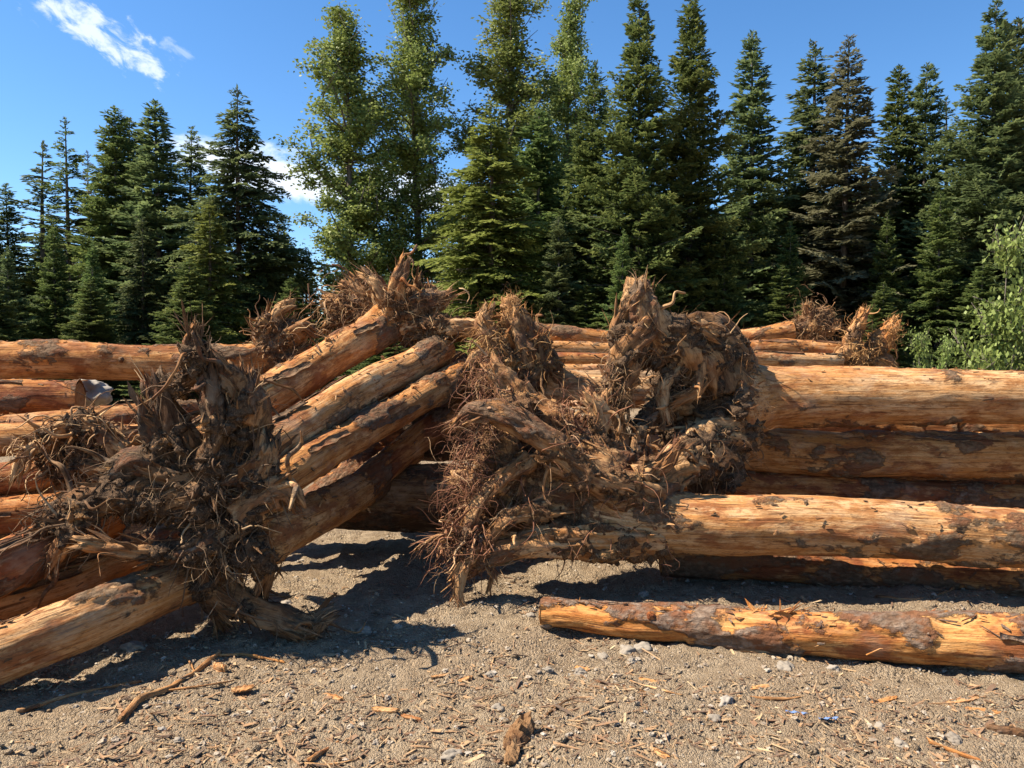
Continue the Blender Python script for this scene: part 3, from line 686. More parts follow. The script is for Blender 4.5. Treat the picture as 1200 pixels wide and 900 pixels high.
log('low log at the back of the right pile under the others', pts3([(760, 540, 7.3), (1100, 560, 7.2), (1420, 575, 7.0)]), [.3, .31, .3], 'log_orange', .3, 0, strips=0, ends=(True, False))

# ---- middle root mass and far logs
MW, mw = log('log behind the tall root mass, its fan-shaped fibrous root plate pointing up', pts3([(618, 448, 6.95), (690, 458, 7.1), (900, 462, 7.6), (1100, 466, 8.0)]), [.2, .15, .16, .15], 'log_tan', .12, 1, name='uprooted_log', ends=(False, True), flare=(.5, .3, 3, .2))
wad(MW, [
    [(620, 440, 6.95, .2), (612, 410, 6.9, .17), (604, 380, 6.86, .13), (598, 352, 6.85, .07)],
    [(600, 440, 6.9, .16), (580, 410, 6.82, .12), (568, 380, 6.8, .08), (575, 362, 6.8, .04), 'root_wood'],
    [(625, 440, 6.95, .16), (638, 425, 6.92, .12), (650, 450, 6.9, .08), (645, 470, 6.88, .04), 'root_dark'],
    [(600, 445, 6.88, .12), (570, 440, 6.78, .09), (548, 452, 6.72, .06), (530, 462, 6.7, .03)],
    [(590, 430, 6.85, .07), (562, 415, 6.75, .05), (548, 425, 6.72, .03)],
    [(625, 400, 6.85, .1), (632, 425, 6.82, .09), (620, 455, 6.8, .06), 'root_dark'],
  ], [(608, 425, 6.92, .22, .14, .3)], 'soil_brown', 'root_wood', 'strand_orange', 1300, (.06, .3), .022,
  [(572, 400, 6.78, .12, .22, 800, .1, .34, -.3, -.4, .35), (600, 365, 6.82, .08, .12, 500, .08, .22, 0, -.3, .8), (560, 450, 6.72, .16, .1, 500, .08, .3, -.5, -.4, -.2)], seed=9, tips=110, shard_mat='log_orange', shards=160)

for lab, p, r, mt, bk in (
    ('topmost far log of the distant stack, seen between the two root masses', [(612, 386, 11.6), (720, 399, 11.8), (880, 404, 12.2)], [.15, .145, .13], 'log_orange', .3),
    ('second far log from the top of the distant stack', [(606, 408, 11.4), (740, 409, 11.5), (900, 411, 11.8)], [.12, .11, .11], 'log_tan', .1),
    ('thin reddish third log from the top of the distant stack', [(600, 420, 11.0), (740, 421, 11.1), (900, 424, 11.4)], [.09, .09, .09], 'log_red', .2),
    ('thin pale fourth log from the top of the distant stack', [(600, 432, 10.4), (740, 433, 10.5), (900, 434, 10.8)], [.09, .09, .09], 'log_tan', .05),
    ('lowest log of the distant stack that shows above the nearer root masses', [(600, 444, 9.8), (740, 445, 9.9), (900, 446, 10.2)], [.13, .13, .13], 'log_gray', .1)):
    log(lab, pts3(p), r, mt, bk, 2, nv=32, ds=.05, strips=1)
FW, fw = log('far log of the distant stack ending in a round tangled root ball', pts3([(930, 386, 12.0), (880, 393, 12.1), (780, 404, 12.6), (700, 408, 13)]), [.15, .13, .13, .12], 'log_orange', .15, 1, name='uprooted_log', nv=32, ds=.05, ends=(False, True), strips=1)
wad(FW, [
    [(935, 388, 12.0, .16), (950, 378, 12.0, .16), (962, 372, 12.0, .1)],
    [(945, 385, 12, .1), (948, 368, 11.95, .08), (946, 355, 11.9, .04)],
    [(950, 385, 12, .1), (968, 388, 11.9, .08), (980, 380, 11.85, .04)]],
  [(955, 382, 12.0, .24, .2, .26)], 'soil_brown', 'root_wood', 'strand_brown', 900, (.1, .35), .04, [(955, 378, 11.8, .3, .3, 700, .08, .3, 0, -.5, .2)], seed=12, tips=60, tip_r=2)
log('far log with a bare orange underside, just below the round root ball', pts3([(846, 414, 11.2), (920, 411, 11.3), (995, 412, 11.4)]), [.17, .17, .15], 'log_orange', .2, 2, nv=36, ds=.04)
log('short far log stub showing under the log beneath the round root ball', pts3([(835, 421, 10.6), (880, 421, 10.6), (985, 424, 10.8)]), [.12, .12, .11], 'log_tan', .05, 1, nv=32, ds=.04)
FX, fx = log('far log carrying a two-pronged shaggy root mass above the thickest log', pts3([(1010, 420, 11.0), (960, 428, 11.2), (860, 436, 11.6)]), [.18, .15, .14], 'log_orange', .2, 1, name='uprooted_log', nv=32, ds=.05, ends=(False, True), strips=1)
wad(FX, [
    [(1000, 415, 11, .14), (1000, 395, 10.95, .10), (1006, 375, 10.9, .08), (1012, 360, 10.9, .05), 'log_tan'],
    [(1015, 418, 11, .14), (1030, 405, 10.95, .14), (1042, 390, 10.9, .12), (1050, 376, 10.9, .07), 'log_orange'],
    [(1005, 418, 11, .12), (990, 415, 10.9, .1), (978, 420, 10.85, .05)],
    [(1015, 420, 11, .12), (1035, 422, 10.9, .08), (1045, 428, 10.85, .04)]],
  [(1010, 418, 11.0, .32, .2, .14)], 'soil_brown', 'root_wood', 'strand_orange', 900, (.08, .3), .035, [(1046, 388, 10.8, .14, .16, 500, .06, .2, .1, -.4, .3), (1005, 416, 10.8, .3, .13, 600, .06, .22, 0, -.5, .1)], seed=14, tips=90, tip_r=1.5)

# ---- logs leaning up to the right behind the left root mass
S1, s1 = log('uppermost leaning log left of the gap, its star-shaped roots pointing at the sky', pts3([(475, 366, 7.1), (440, 388, 6.9), (370, 430, 6.1), (290, 478, 5.3), (225, 520, 4.95)]), [.19, .175, .165, .155, .15], 'log_orange', .24, 3, name='uprooted_log', ends=(False, True), flare=(.35, .25, 3, 0), strips=3)
wad(S1, [
    [(458, 378, 7.0, .13), (462, 358, 6.95, .10), (466, 338, 6.93, .075), (474, 306, 6.9, .045), 'log_orange'],
    [(460, 375, 7.0, .13), (450, 352, 6.98, .085), (441, 333, 6.95, .06), (424, 322, 6.95, .035), 'root_pale'],
    [(475, 372, 7.0, .14), (495, 358, 7.0, .11), (512, 350, 7.0, .08), (522, 344, 7.0, .04)],
    [(475, 385, 7.0, .13), (500, 385, 6.95, .10), (530, 388, 6.9, .085), (560, 386, 6.9, .06), (585, 388, 6.9, .03), 'log_tan'],
    [(455, 370, 7.1, .13), (430, 355, 7.15, .09), (405, 352, 7.2, .06), (380, 350, 7.2, .03)],
    [(450, 375, 7.1, .11), (420, 370, 7.15, .07), (395, 372, 7.2, .05), (378, 385, 7.2, .03)],
    [(445, 360, 7.1, .08), (425, 340, 7.1, .05), (412, 326, 7.1, .03)],
    [(440, 355, 7.15, .07), (415, 345, 7.15, .05), (398, 336, 7.15, .03), 'root_pale'],
    [(490, 365, 7.1, .1), (505, 350, 7.1, .07), (500, 335, 7.1, .03)],
    [(470, 360, 7.1, .07), (482, 345, 7.1, .05), (490, 328, 7.1, .02)]],
  [(466, 366, 7.1, .3, .14, .16), (420, 366, 7.2, .26, .12, .14)], 'soil_red', 'root_wood', 'strand_brown', 1100, (.08, .4), .024,
  [(405, 362, 7.1, .28, .16, 700, .1, .34, -.6, -.3, .2), (505, 355, 6.95, .18, .1, 350, .06, .25, .4, -.3, .4), (480, 400, 6.95, .3, .08, 250, .08, .3, 0, -.3, -.6)], seed=17, tips=55)
log('second leaning log from the top, pale and sawn off at its upper end', pts3([(258, 556, 4.7), (315, 520, 4.95), (415, 462, 5.9), (518, 410, 6.95)]), [.145, .15, .152, .15], 'log_tan', .2, 3, strips=3)
log('third leaning log from the top, orange with dark bark along its flank', pts3([(268, 604, 4.55), (340, 556, 4.85), (440, 495, 5.8), (545, 437, 6.9)]), [.13, .135, .137, .135], 'log_orange', .38, 3, strips=4)
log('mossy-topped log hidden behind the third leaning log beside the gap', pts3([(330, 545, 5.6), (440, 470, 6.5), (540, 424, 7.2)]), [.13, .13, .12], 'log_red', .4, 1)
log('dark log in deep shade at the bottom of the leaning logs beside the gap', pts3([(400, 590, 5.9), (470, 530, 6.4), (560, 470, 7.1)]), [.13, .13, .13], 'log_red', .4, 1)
log('log darkened to shade the gap, lying crosswise under the leaning logs', pts3([(400, 500, 7.2), (520, 502, 7.1), (660, 510, 7.0)]), [.3, .3, .3], 'root_dark', .6, 0)  # dark wood colour and large girth stand in for the gap's deep shade
log('low log on the dirt far back, coloured dark as gap shade', pts3([(380, 580, 6.6), (520, 583, 6.5), (680, 588, 6.4)]), [.3, .3, .3], 'root_dark', .6, 0)  # dark instead of orange wood: shadow at the back of the gap put into colour

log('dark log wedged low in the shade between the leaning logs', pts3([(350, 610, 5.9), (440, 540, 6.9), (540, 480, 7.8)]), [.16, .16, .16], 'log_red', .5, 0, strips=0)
# ---- big left root mass
LW, lw = log('lowest leaning log with the big dark clawed root mass at its near end', pts3([(285, 640, 4.45), (330, 622, 4.85), (405, 582, 5.8), (450, 552, 6.5), (525, 488, 7.6)]), [.17, .155, .155, .16, .15], 'log_orange', .08, 3, name='uprooted_log', ends=(False, True), flare=(.45, .2, 3, .8), strips=2)
wad(LW, [
    [(250, 575, 4.42, .13), (222, 535, 4.40, .095), (200, 495, 4.38, .085), (187, 466, 4.38, .07), (177, 440, 4.38, .04), 'root_dark', .55],
    [(268, 565, 4.45, .13), (285, 515, 4.46, .085), (290, 475, 4.45, .075), (272, 444, 4.42, .065), (250, 426, 4.40, .05), (237, 402, 4.38, .038), (232, 382, 4.38, .02), 'root_dark'],
    [(184, 462, 4.40, .055), (210, 452, 4.40, .055), (238, 440, 4.40, .06), (262, 450, 4.42, .05), 'root_dark', .6],
    [(245, 560, 4.40, .10), (255, 510, 4.36, .065), (248, 470, 4.36, .06), (240, 432, 4.36, .045), 'root_dark'],
    [(205, 545, 4.40, .08), (190, 525, 4.36, .06), (178, 498, 4.34, .05), (172, 470, 4.34, .03), 'root_dark', .7],
    [(275, 540, 4.50, .09), (300, 500, 4.5, .07), (306, 470, 4.5, .05), (296, 452, 4.5, .03), 'root_wood'],
    [(258, 610, 4.42, .14), (246, 648, 4.38, .10), (258, 682, 4.40, .088), (295, 704, 4.42, .08), (330, 718, 4.44, .072), (358, 728, 4.46, .064), (388, 716, 4.5, .04), 'root_dark'],
    [(240, 630, 4.38, .08), (238, 670, 4.40, .05), (248, 705, 4.44, .04), (264, 733, 4.48, .025), 'root_dark'],
    [(240, 580, 4.4, .16), (180, 575, 4.36, .12), (130, 580, 4.32, .10), (90, 590, 4.3, .085), (62, 605, 4.28, .06), (45, 622, 4.26, .03), 'root_dark'],
    [(200, 560, 4.38, .12), (160, 545, 4.35, .09), (130, 552, 4.32, .06)],
    [(110, 590, 4.28, .07), (85, 615, 4.22, .05), (62, 640, 4.2, .04), (52, 662, 4.18, .02), 'root_wood'],
    [(285, 600, 4.42, .13), (315, 585, 4.38, .10), (340, 578, 4.36, .07), (350, 590, 4.35, .04), 'root_pale'],
    [(290, 560, 4.42, .10), (312, 540, 4.4, .08), (320, 515, 4.4, .05), 'root_wood'],
    [(265, 630, 4.38, .1), (200, 655, 4.22, .05), (150, 650, 4.1, .035), (95, 640, 4.05, .02), 'root_wood'],
    [(290, 640, 4.38, .10), (310, 664, 4.38, .05), (306, 694, 4.4, .03), 'root_dark'],
    [(285, 490, 4.42, .08), (292, 470, 4.4, .06), (288, 440, 4.4, .03), 'root_wood'],
    [(230, 430, 4.36, .05), (222, 405, 4.34, .03), (228, 385, 4.34, .015), 'root_wood'],
  ], [(258, 595, 4.47, .19, .12, .2), (266, 498, 4.46, .085, .06, .2), (194, 505, 4.42, .055, .05, .13), (240, 445, 4.42, .09, .05, .05), (195, 588, 4.44, .24, .10, .11), (278, 540, 4.52, .10, .08, .2), (255, 640, 4.4, .14, .10, .12)],
  'soil_dark', 'root_dark', 'strand_dark', 1500, (.06, .34), .018,
  [(150, 580, 4.3, .3, .1, 600, .05, .2, -.1, -.6, -.2), (260, 640, 4.3, .2, .2, 450, .08, .36, 0, -.4, -.6), (245, 575, 4.3, .2, .16, 400, .06, .3, 0, -.5, -.2),
   (235, 420, 4.36, .05, .12, 240, .06, .22, 0, -.2, .9), (300, 560, 4.38, .12, .2, 260, .06, .24, .5, -.4, -.1), (366, 728, 4.46, .07, .06, 250, .05, .18, .5, -.3, -.4), (60, 600, 4.25, .1, .08, 300, .06, .22, -.7, -.4, -.2)],
  seed=21, tips=45, rough=.06, crumbs=2800, shards=130, shard_mat='root_dark')

# ---- left pile
L1, l1 = log('top log of the left pile, lying level with big dark bark patches', pts3([(322, 418, 6.7), (240, 424, 6.55), (120, 423, 6.4), (0, 423, 6.3), (-260, 424, 6.1)]), [.15, .155, .16, .165, .17], 'log_orange', .44, 3, name='uprooted_log', ends=(False, False), strips=3, bark_h=.016)
wad(L1, [
    [(318, 416, 6.7, .13), (314, 396, 6.68, .10), (322, 378, 6.66, .085), (332, 364, 6.65, .055), (345, 358, 6.65, .03), 'root_pale'],
    [(325, 408, 6.7, .12), (340, 396, 6.65, .09), (358, 388, 6.62, .06), (368, 392, 6.6, .03), 'root_wood'],
    [(320, 415, 6.75, .1), (308, 400, 6.75, .07), (302, 385, 6.75, .03), 'root_pale'],
    [(325, 418, 6.7, .12), (345, 418, 6.68, .08), (362, 408, 6.65, .04), 'root_dark']],
  [(326, 408, 6.72, .15, .1, .1)], 'soil_brown', 'root_wood', 'strand_brown', 350, (.05, .2), .022, [(345, 395, 6.62, .12, .06, 150, .05, .16, .3, -.3, .2)], seed=25, tips=35)
log('blunt-ended log of the left pile just below the top log, at the picture edge', pts3([(94, 468, 6.15), (0, 469, 6.0), (-240, 474, 5.8)]), [.155, .16, .165], 'log_red', .3, 3, strips=3)
log('middle log of the left pile running behind the claw-shaped roots', pts3([(300, 476, 6.5), (180, 486, 6.1), (80, 495, 5.85), (-180, 522, 5.5)]), [.1, .105, .11, .12], 'log_orange', .3, 2, strips=2)
log('pale thin log just below the middle log of the left pile', pts3([(260, 506, 5.9), (175, 510, 5.75), (80, 515, 5.6), (-180, 528, 5.3)]), [.085, .085, .09, .09], 'log_tan', .05, 2)
log('orange log below the blunt-ended log, running out of the picture on the left', pts3([(84, 512, 5.55), (0, 517, 5.4), (-240, 530, 5.2)]), [.12, .125, .13], 'log_orange', .2, 3)
LS, ls = log('left pile log with a small hollow arched root mass at its end', pts3([(112, 540, 5.15), (60, 552, 5.1), (0, 562, 5.05), (-240, 590, 4.9)]), [.13, .12, .12, .12], 'log_red', .3, 1, name='uprooted_log', ends=(False, False))
wad(LS, [
    [(60, 540, 5.0, .07), (62, 515, 4.9, .06), (85, 498, 4.85, .06), (115, 502, 4.85, .055), (135, 522, 4.85, .045), (140, 545, 4.88, .03), 'root_wood'],
    [(70, 545, 5.0, .07), (45, 520, 4.85, .04), (28, 530, 4.8, .03), (22, 555, 4.78, .015), 'root_pale'],
    [(80, 545, 5.0, .09), (105, 540, 4.9, .07), (130, 548, 4.85, .04), 'root_dark'],
    [(90, 500, 4.86, .05), (110, 496, 4.85, .04), (140, 510, 4.82, .03), (160, 530, 4.8, .02)]],
  [(95, 535, 5.05, .2, .1, .14)], 'soil_dark', 'root_wood', 'strand_brown', 600, (.06, .25), .02, [(40, 525, 4.82, .12, .08, 220, .08, .24, -.5, -.3, -.4), (100, 520, 4.85, .14, .06, 300, .05, .2, 0, -.4, -.3)], seed=28, tips=35)
log('reddish log low in the left pile, under the arched root mass', pts3([(130, 585, 5.1), (40, 598, 4.95), (-200, 622, 4.7)]), [.12, .125, .13], 'log_red', .35, 2)
log('reddish log pointing at the camera above the front tan log', pts3([(128, 606, 4.75), (60, 640, 4.35), (0, 668, 4.1), (-120, 720, 3.75)]), [.14, .15, .155, .16], 'log_red', .4, 2, strips=3)
log('orange log in the dark hollow behind the front tan log of the left pile', pts3([(260, 620, 5.2), (160, 650, 4.75), (60, 690, 4.4), (-120, 740, 4.0)]), [.14, .15, .15, .15], 'log_orange', .25, 1)
log('front tan log of the left pile with splintered bare wood, lying on the dirt', pts3([(236, 676, 4.62), (190, 692, 4.3), (90, 733, 3.9), (0, 768, 3.68), (-160, 830, 3.4)]), [.14, .145, .15, .153, .155], 'log_tan', .06, 3, strips=0, nv=72, ds=.02)
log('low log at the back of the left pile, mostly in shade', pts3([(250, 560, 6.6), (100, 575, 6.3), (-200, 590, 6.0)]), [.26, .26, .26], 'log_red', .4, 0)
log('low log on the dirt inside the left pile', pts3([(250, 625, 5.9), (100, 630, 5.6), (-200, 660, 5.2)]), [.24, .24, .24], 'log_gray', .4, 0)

# ------------------------------------------------------------------ forest
def branch_template(L, kind, rs):
    """A flat drooping conifer branch of real length L along +X; returns needle cards."""
    Bp, D, Nn, Ls, Ws, rn = [], [], [], [], [], []
    step = {'fir': .105, 'hemlock': .12, 'spruce': .115}[kind]; nst = .078
    droop = {'fir': .10, 'hemlock': .30, 'spruce': .16}[kind]; tipup = {'fir': .14, 'hemlock': -.05, 'spruce': .14}[kind]
    def axis(s):
        t = s / L; return np.array((s, .04 * L * math.sin(2.2 * t + ph), L * (-droop * t ** 1.3 + tipup * t ** 3)))
    ph = rs.uniform(0, 6)
    hang = {'fir': -.08, 'hemlock': -.55, 'spruce': -.22}[kind]
    s = .10 * L
    while s < L:
        t = s / L
        for side in (-1, 1):
            if rs.rand() < .08: continue
            lt = min(.95, ((L - s) * .42 + .14) * rs.uniform(.65, 1.15)) * (.55 + .45 * min(1, t / .3))
            a = math.radians(rs.uniform(42, 66)); d = np.array((math.cos(a), side * math.sin(a), hang * rs.uniform(.3, 1.2) + rs.uniform(-.34, .22))); d /= np.linalg.norm(d)
            p = axis(s); u = .03
            while u < lt:
                q = p + d * u + np.array((0, 0, (hang * .5) * u * u))
                for sd in (-1, 1):
                    dd = d + np.cross(d, (0, 0, 1)) * sd * rs.uniform(.25, .6) + rs.normal(size=3) * .13
                    Bp.append(q); D.append(dd / np.linalg.norm(dd)); Nn.append((rs.normal() * .7, rs.normal() * .7, 1)); Ls.append(rs.uniform(.11, .21)); Ws.append(rs.uniform(.055, .10))
                    rn.append(np.clip(.18 + .45 * t + .35 * (u / lt) * rs.rand() + rs.normal() * .13, 0, 1))
                u += nst * rs.uniform(.8, 1.25)
        s += step * rs.uniform(.8, 1.2)
    for s in np.arange(.2 * L, L * 1.0, .05):
        Bp.append(axis(s)); dd = np.array((1, rs.normal() * .35, rs.normal() * .2 + .1)); D.append(dd / np.linalg.norm(dd)); Nn.append((rs.normal() * .4, rs.normal() * .4, 1)); Ls.append(.14); Ws.append(.05); rn.append(np.clip(.3 + .6 * s / L + rs.normal() * .1, 0, 1))
    Bp = np.array(Bp); D = np.array(D); Nn = nrm(np.array(Nn))
    V, f = cards(Bp, D, Nn, np.array(Ls), np.array(Ws)); return V, np.repeat(np.array(rn), 4)
LENS = [.3, .5, .75, 1.05, 1.4, 1.8, 2.3, 2.9]
TPL = {}
for kd in ('fir', 'hemlock', 'spruce'):
    r_ = np.random.RandomState({'fir': 1, 'hemlock': 2, 'spruce': 3}[kd])
    TPL[kd] = [[branch_template(L, kd, r_) for _ in range(3)] for L in LENS]
def conifer_mesh(name, H, R, hc, kind, seed, dens=1.0, pw=.8, gap=.1):
    rs = np.random.RandomState(seed); Vs, Rn = [], []; limb = Bag()
    h = hc
    lumps = rs.uniform(.8, 1.2, 400)
    while h < H - .08:
        t = (h - hc) / (H - hc)
        rad = R * (1 - t) ** pw * (.72 + .28 * min(1, t / .12)) * (1 - .25 * t) + .07 + .05 * (1 - t)
        cnt = max(3, int((3.6 + 4.6 * min(1, rad / 1.5)) * dens))
        a0 = rs.uniform(0, 6.28)
        for k in range(cnt):
            if rs.rand() < gap: continue
            a = a0 + k * 6.283 / cnt + rs.normal() * .25
            L = rad * rs.uniform(.68, 1.18) * (1 + .18 * math.sin(3 * a + h * 1.1 + seed)); hh = h + rs.uniform(-.2, .2) * (1 - .6 * t)
            if kind == 'fir': pitch = .55 * t ** 1.5 - .10 * (1 - t) + .05
            elif kind == 'hemlock': pitch = .35 * t - .12
            else: pitch = .75 * t ** 2 - .12
            pitch += rs.normal() * .16
            li = int(np.argmin([abs(L - x) for x in LENS])); V, rn = TPL[kind][li][rs.randint(3)]
            sc = L / LENS[li]; ca, sa, cp, sp = math.cos(a), math.sin(a), math.cos(pitch), math.sin(pitch)
            roll = rs.normal() * .4; cr, sr = math.cos(roll), math.sin(roll)
            Mx = np.array(((cp, 0, -sp), (0, 1, 0), (sp, 0, cp))) @ np.array(((1, 0, 0), (0, cr, -sr), (0, sr, cr)))
            Mz = np.array(((ca, -sa, 0), (sa, ca, 0), (0, 0, 1)))
            Vs.append(V @ (Mz @ Mx).T * np.array((sc, sc, max(.8, min(sc, 1.2)))) + np.array((0, 0, hh))); Rn.append(np.clip(rn + rs.normal() * .06 - .02, 0, 1))
            if L > .7:
                e = (Mz @ Mx) @ np.array((L * .75, 0, 0)) + np.array((0, 0, hh))
                v, f, _, _ = tube([(0, 0, hh), e * .5 + np.array((0, 0, hh * .5)), e], [.018, .012, .004], .4, 4, 1, 0); limb.add(v, f)
        h += (.27 + .12 * rs.rand()) / (.8 + .9 * t)
    # leader
    V = np.concatenate(Vs); n = 30
    zz = rs.uniform(H - .9, H, n); v2, f2 = cards(np.stack([np.zeros(n), np.zeros(n), zz], 1), nrm(np.stack([rs.normal(size=n) * .35, rs.normal(size=n) * .35, np.ones(n)], 1)), nrm(rs.normal(size=(n, 3))), np.full(n, .16), np.full(n, .05))
    V = np.vstack([V, v2]); rn = np.concatenate(Rn + [np.full(n * 4, .5)])
    crown = mesh_from(name + '_crown', V, [np.arange(len(V)).reshape(-1, 4)], M['fir'], {'rnd': rn}, smooth=False)
    b = Bag(); v, f, _, _ = tube([(0, 0, -.3), (.03, 0, H * .35), (0, .03, H * .7), (0, 0, H)], [H * .008, H * .006, H * .0035, .008], .5, 10, seed, .05); b.add(v, f)
    lv, lf, _ = limb.out(); b.add(lv, lf); bv, bf, _ = b.out()
    trunk = mesh_from(name + '_trunk', bv, bf, M['tree_bark'])
    return crown, trunk, H
def leaf_tree_mesh(name, H, R, hc, seed, n_limb=46, leaf=.10, n_leaf=30000, mat='cotton', up=.9, shape=None, wide=.5):
    rs = np.random.RandomState(seed); b = Bag(); pts = []; wts = []
    P = [(0, 0, -.3), (.1 * rs.normal(), .1 * rs.normal(), H * .3), (.2 * rs.normal(), .2 * rs.normal(), H * .65), (.2 * rs.normal(), .2 * rs.normal(), H * .97)]
    v, f, _, (cp, cr, *_r) = tube(P, [H * .009, H * .007, H * .004, .012], .4, 10, seed, .05); b.add(v, f)
    for k in range(n_limb):
        t = (k + rs.rand()) / n_limb; h = hc + (H * .98 - hc) * t
        i = int(np.argmin(np.abs(cp[:, 2] - h))); prof = shape(t) if shape else math.sin(math.pi * (t * .85 + .12)) ** .7
        L = R * prof * rs.uniform(.6, 1.25) + .3; a = k * 2.4 + rs.normal() * .5; el = up * (.55 + .7 * t) + rs.normal() * .15
        d = np.array((math.cos(a) * math.cos(el), math.sin(a) * math.cos(el), math.sin(el)))
        e = cp[i] + d * L / max(.35, math.cos(el)) * .8; m_ = (cp[i] + e) / 2 + rs.normal(size=3) * .12 * L - np.array((0, 0, .08 * L))
        r0 = min(cr[i] * .6, .02 + .012 * L)
        v, f, _, (lp, lr, *_q) = tube([cp[i], m_, e], [r0, r0 * .6, .008], .3, 5, k, 0); b.add(v, f)
        for q in range(int(3 + L * 4)):
            s = lp[int(len(lp) * rs.uniform(.3, 1)) - 1]; e2 = s + nrm(d * .6 + rs.normal(size=3) * .7 + np.array((0, 0, .25))) * rs.uniform(.25, .75) * (.4 + .35 * L ** .5)
            v, f, _, (tp, *_z) = tube([s, (s + e2) / 2 + rs.normal(size=3) * .04, e2], [.010, .007, .004], .3, 3, q, 0); b.add(v, f)
            pts.append(np.stack([s, (s + e2) / 2, e2])); wts.append(np.linalg.norm(e2 - s))
    pts = np.array(pts); wts = np.array(wts) * rs.uniform(.3, 1.6, len(wts)); wts /= wts.sum()
    ii = rs.choice(len(pts), n_leaf, p=wts); tt = rs.rand(n_leaf, 1) * 1.1
    q = pts[ii, 0] + (pts[ii, 2] - pts[ii, 0]) * tt + rs.normal(size=(n_leaf, 3)) * (leaf * 1.15)
    Dd = nrm(rs.normal(size=(n_leaf, 3)) + np.array((0, 0, -.35))); Nn = nrm(rs.normal(size=(n_leaf, 3)) * .8 + np.array((0, 0, .7)))
    V, fs = cards(q, Dd, Nn, leaf * rs.uniform(.7, 1.3, n_leaf), leaf * wide * 1.4 * rs.uniform(.8, 1.2, n_leaf))
    crn = rs.rand(len(pts)); rn = np.clip(crn[ii] * .5 + rs.rand(n_leaf) * .5, 0, 1)
    crown = mesh_from(name + '_crown', V, fs, M[mat], {'rnd': np.repeat(rn, 4)}, smooth=False)
    bv, bf, _ = b.out(); trunk = mesh_from(name + '_trunk', bv, bf, M['tree_bark'])
    return crown, trunk, H
MAT_OVERRIDE = {}
WIDE = {'fir_tree': 1.72, 'spruce_tree': 1.7, 'hemlock_tree': 1.7, 'cottonwood_tree': 1.8, 'leafy_bush': .62}
def plant_tree(name, mesh, px, top, d, label, cat, group=None, wide=1.0, rot=None, leaf=None, lean=0.):
    crown, trunk, H = mesh
    p = at(px, top, d); s = p[2] / H
    root = thing(name, (p[0], d, 0), label, cat, group)
    root.rotation_euler = (random.gauss(0, .012), random.gauss(0, .012), rot if rot is not None else random.uniform(0, 6.28)); root.scale = (s * wide * WIDE[name], s * wide * WIDE[name], s)
    link('trunk', trunk, root); c = link('crown', crown, root)
    if leaf: c.material_slots[0].link = 'OBJECT'; c.material_slots[0].material = M[leaf]
    return root
FIR_A = conifer_mesh('fir_a', 16, 3.0, .6, 'fir', 11, .82, .78, .08)
FIR_B = conifer_mesh('fir_b', 17, 2.7, .8, 'fir', 12, .85, .72, .12)
FIR_N = conifer_mesh('fir_narrow', 15, 1.75, .8, 'fir', 13, .95, .72, .1)
HEM_A = conifer_mesh('hemlock_a', 14, 3.1, .5, 'hemlock', 14, .85, .8, .1)
HEM_B = conifer_mesh('hemlock_b', 13, 2.4, .5, 'hemlock', 15, 1.0, .85, .12)
SPR_A = conifer_mesh('spruce_a', 15, 2.1, .8, 'spruce', 16, .9, .8, .16)
FIR_C = conifer_mesh('fir_ragged', 15, 2.3, .5, 'fir', 23, .9, .66, .22)
SPR_N = conifer_mesh('spruce_sparse', 14, 1.45, 1.0, 'spruce', 17, .75, .75, .3)
COLUMN = lambda t: (.62 + .42 * math.sin(math.pi * min(1, t * 1.05)) ** .8) * (1 - .8 * t ** 2)
COT_A = leaf_tree_mesh('cottonwood_a', 17, 2.3, .6, 31, 84, .12, 50000, shape=COLUMN, up=.8)
COT_B = leaf_tree_mesh('cottonwood_b', 19, 2.2, .6, 32, 92, .12, 54000, shape=COLUMN, up=.8)

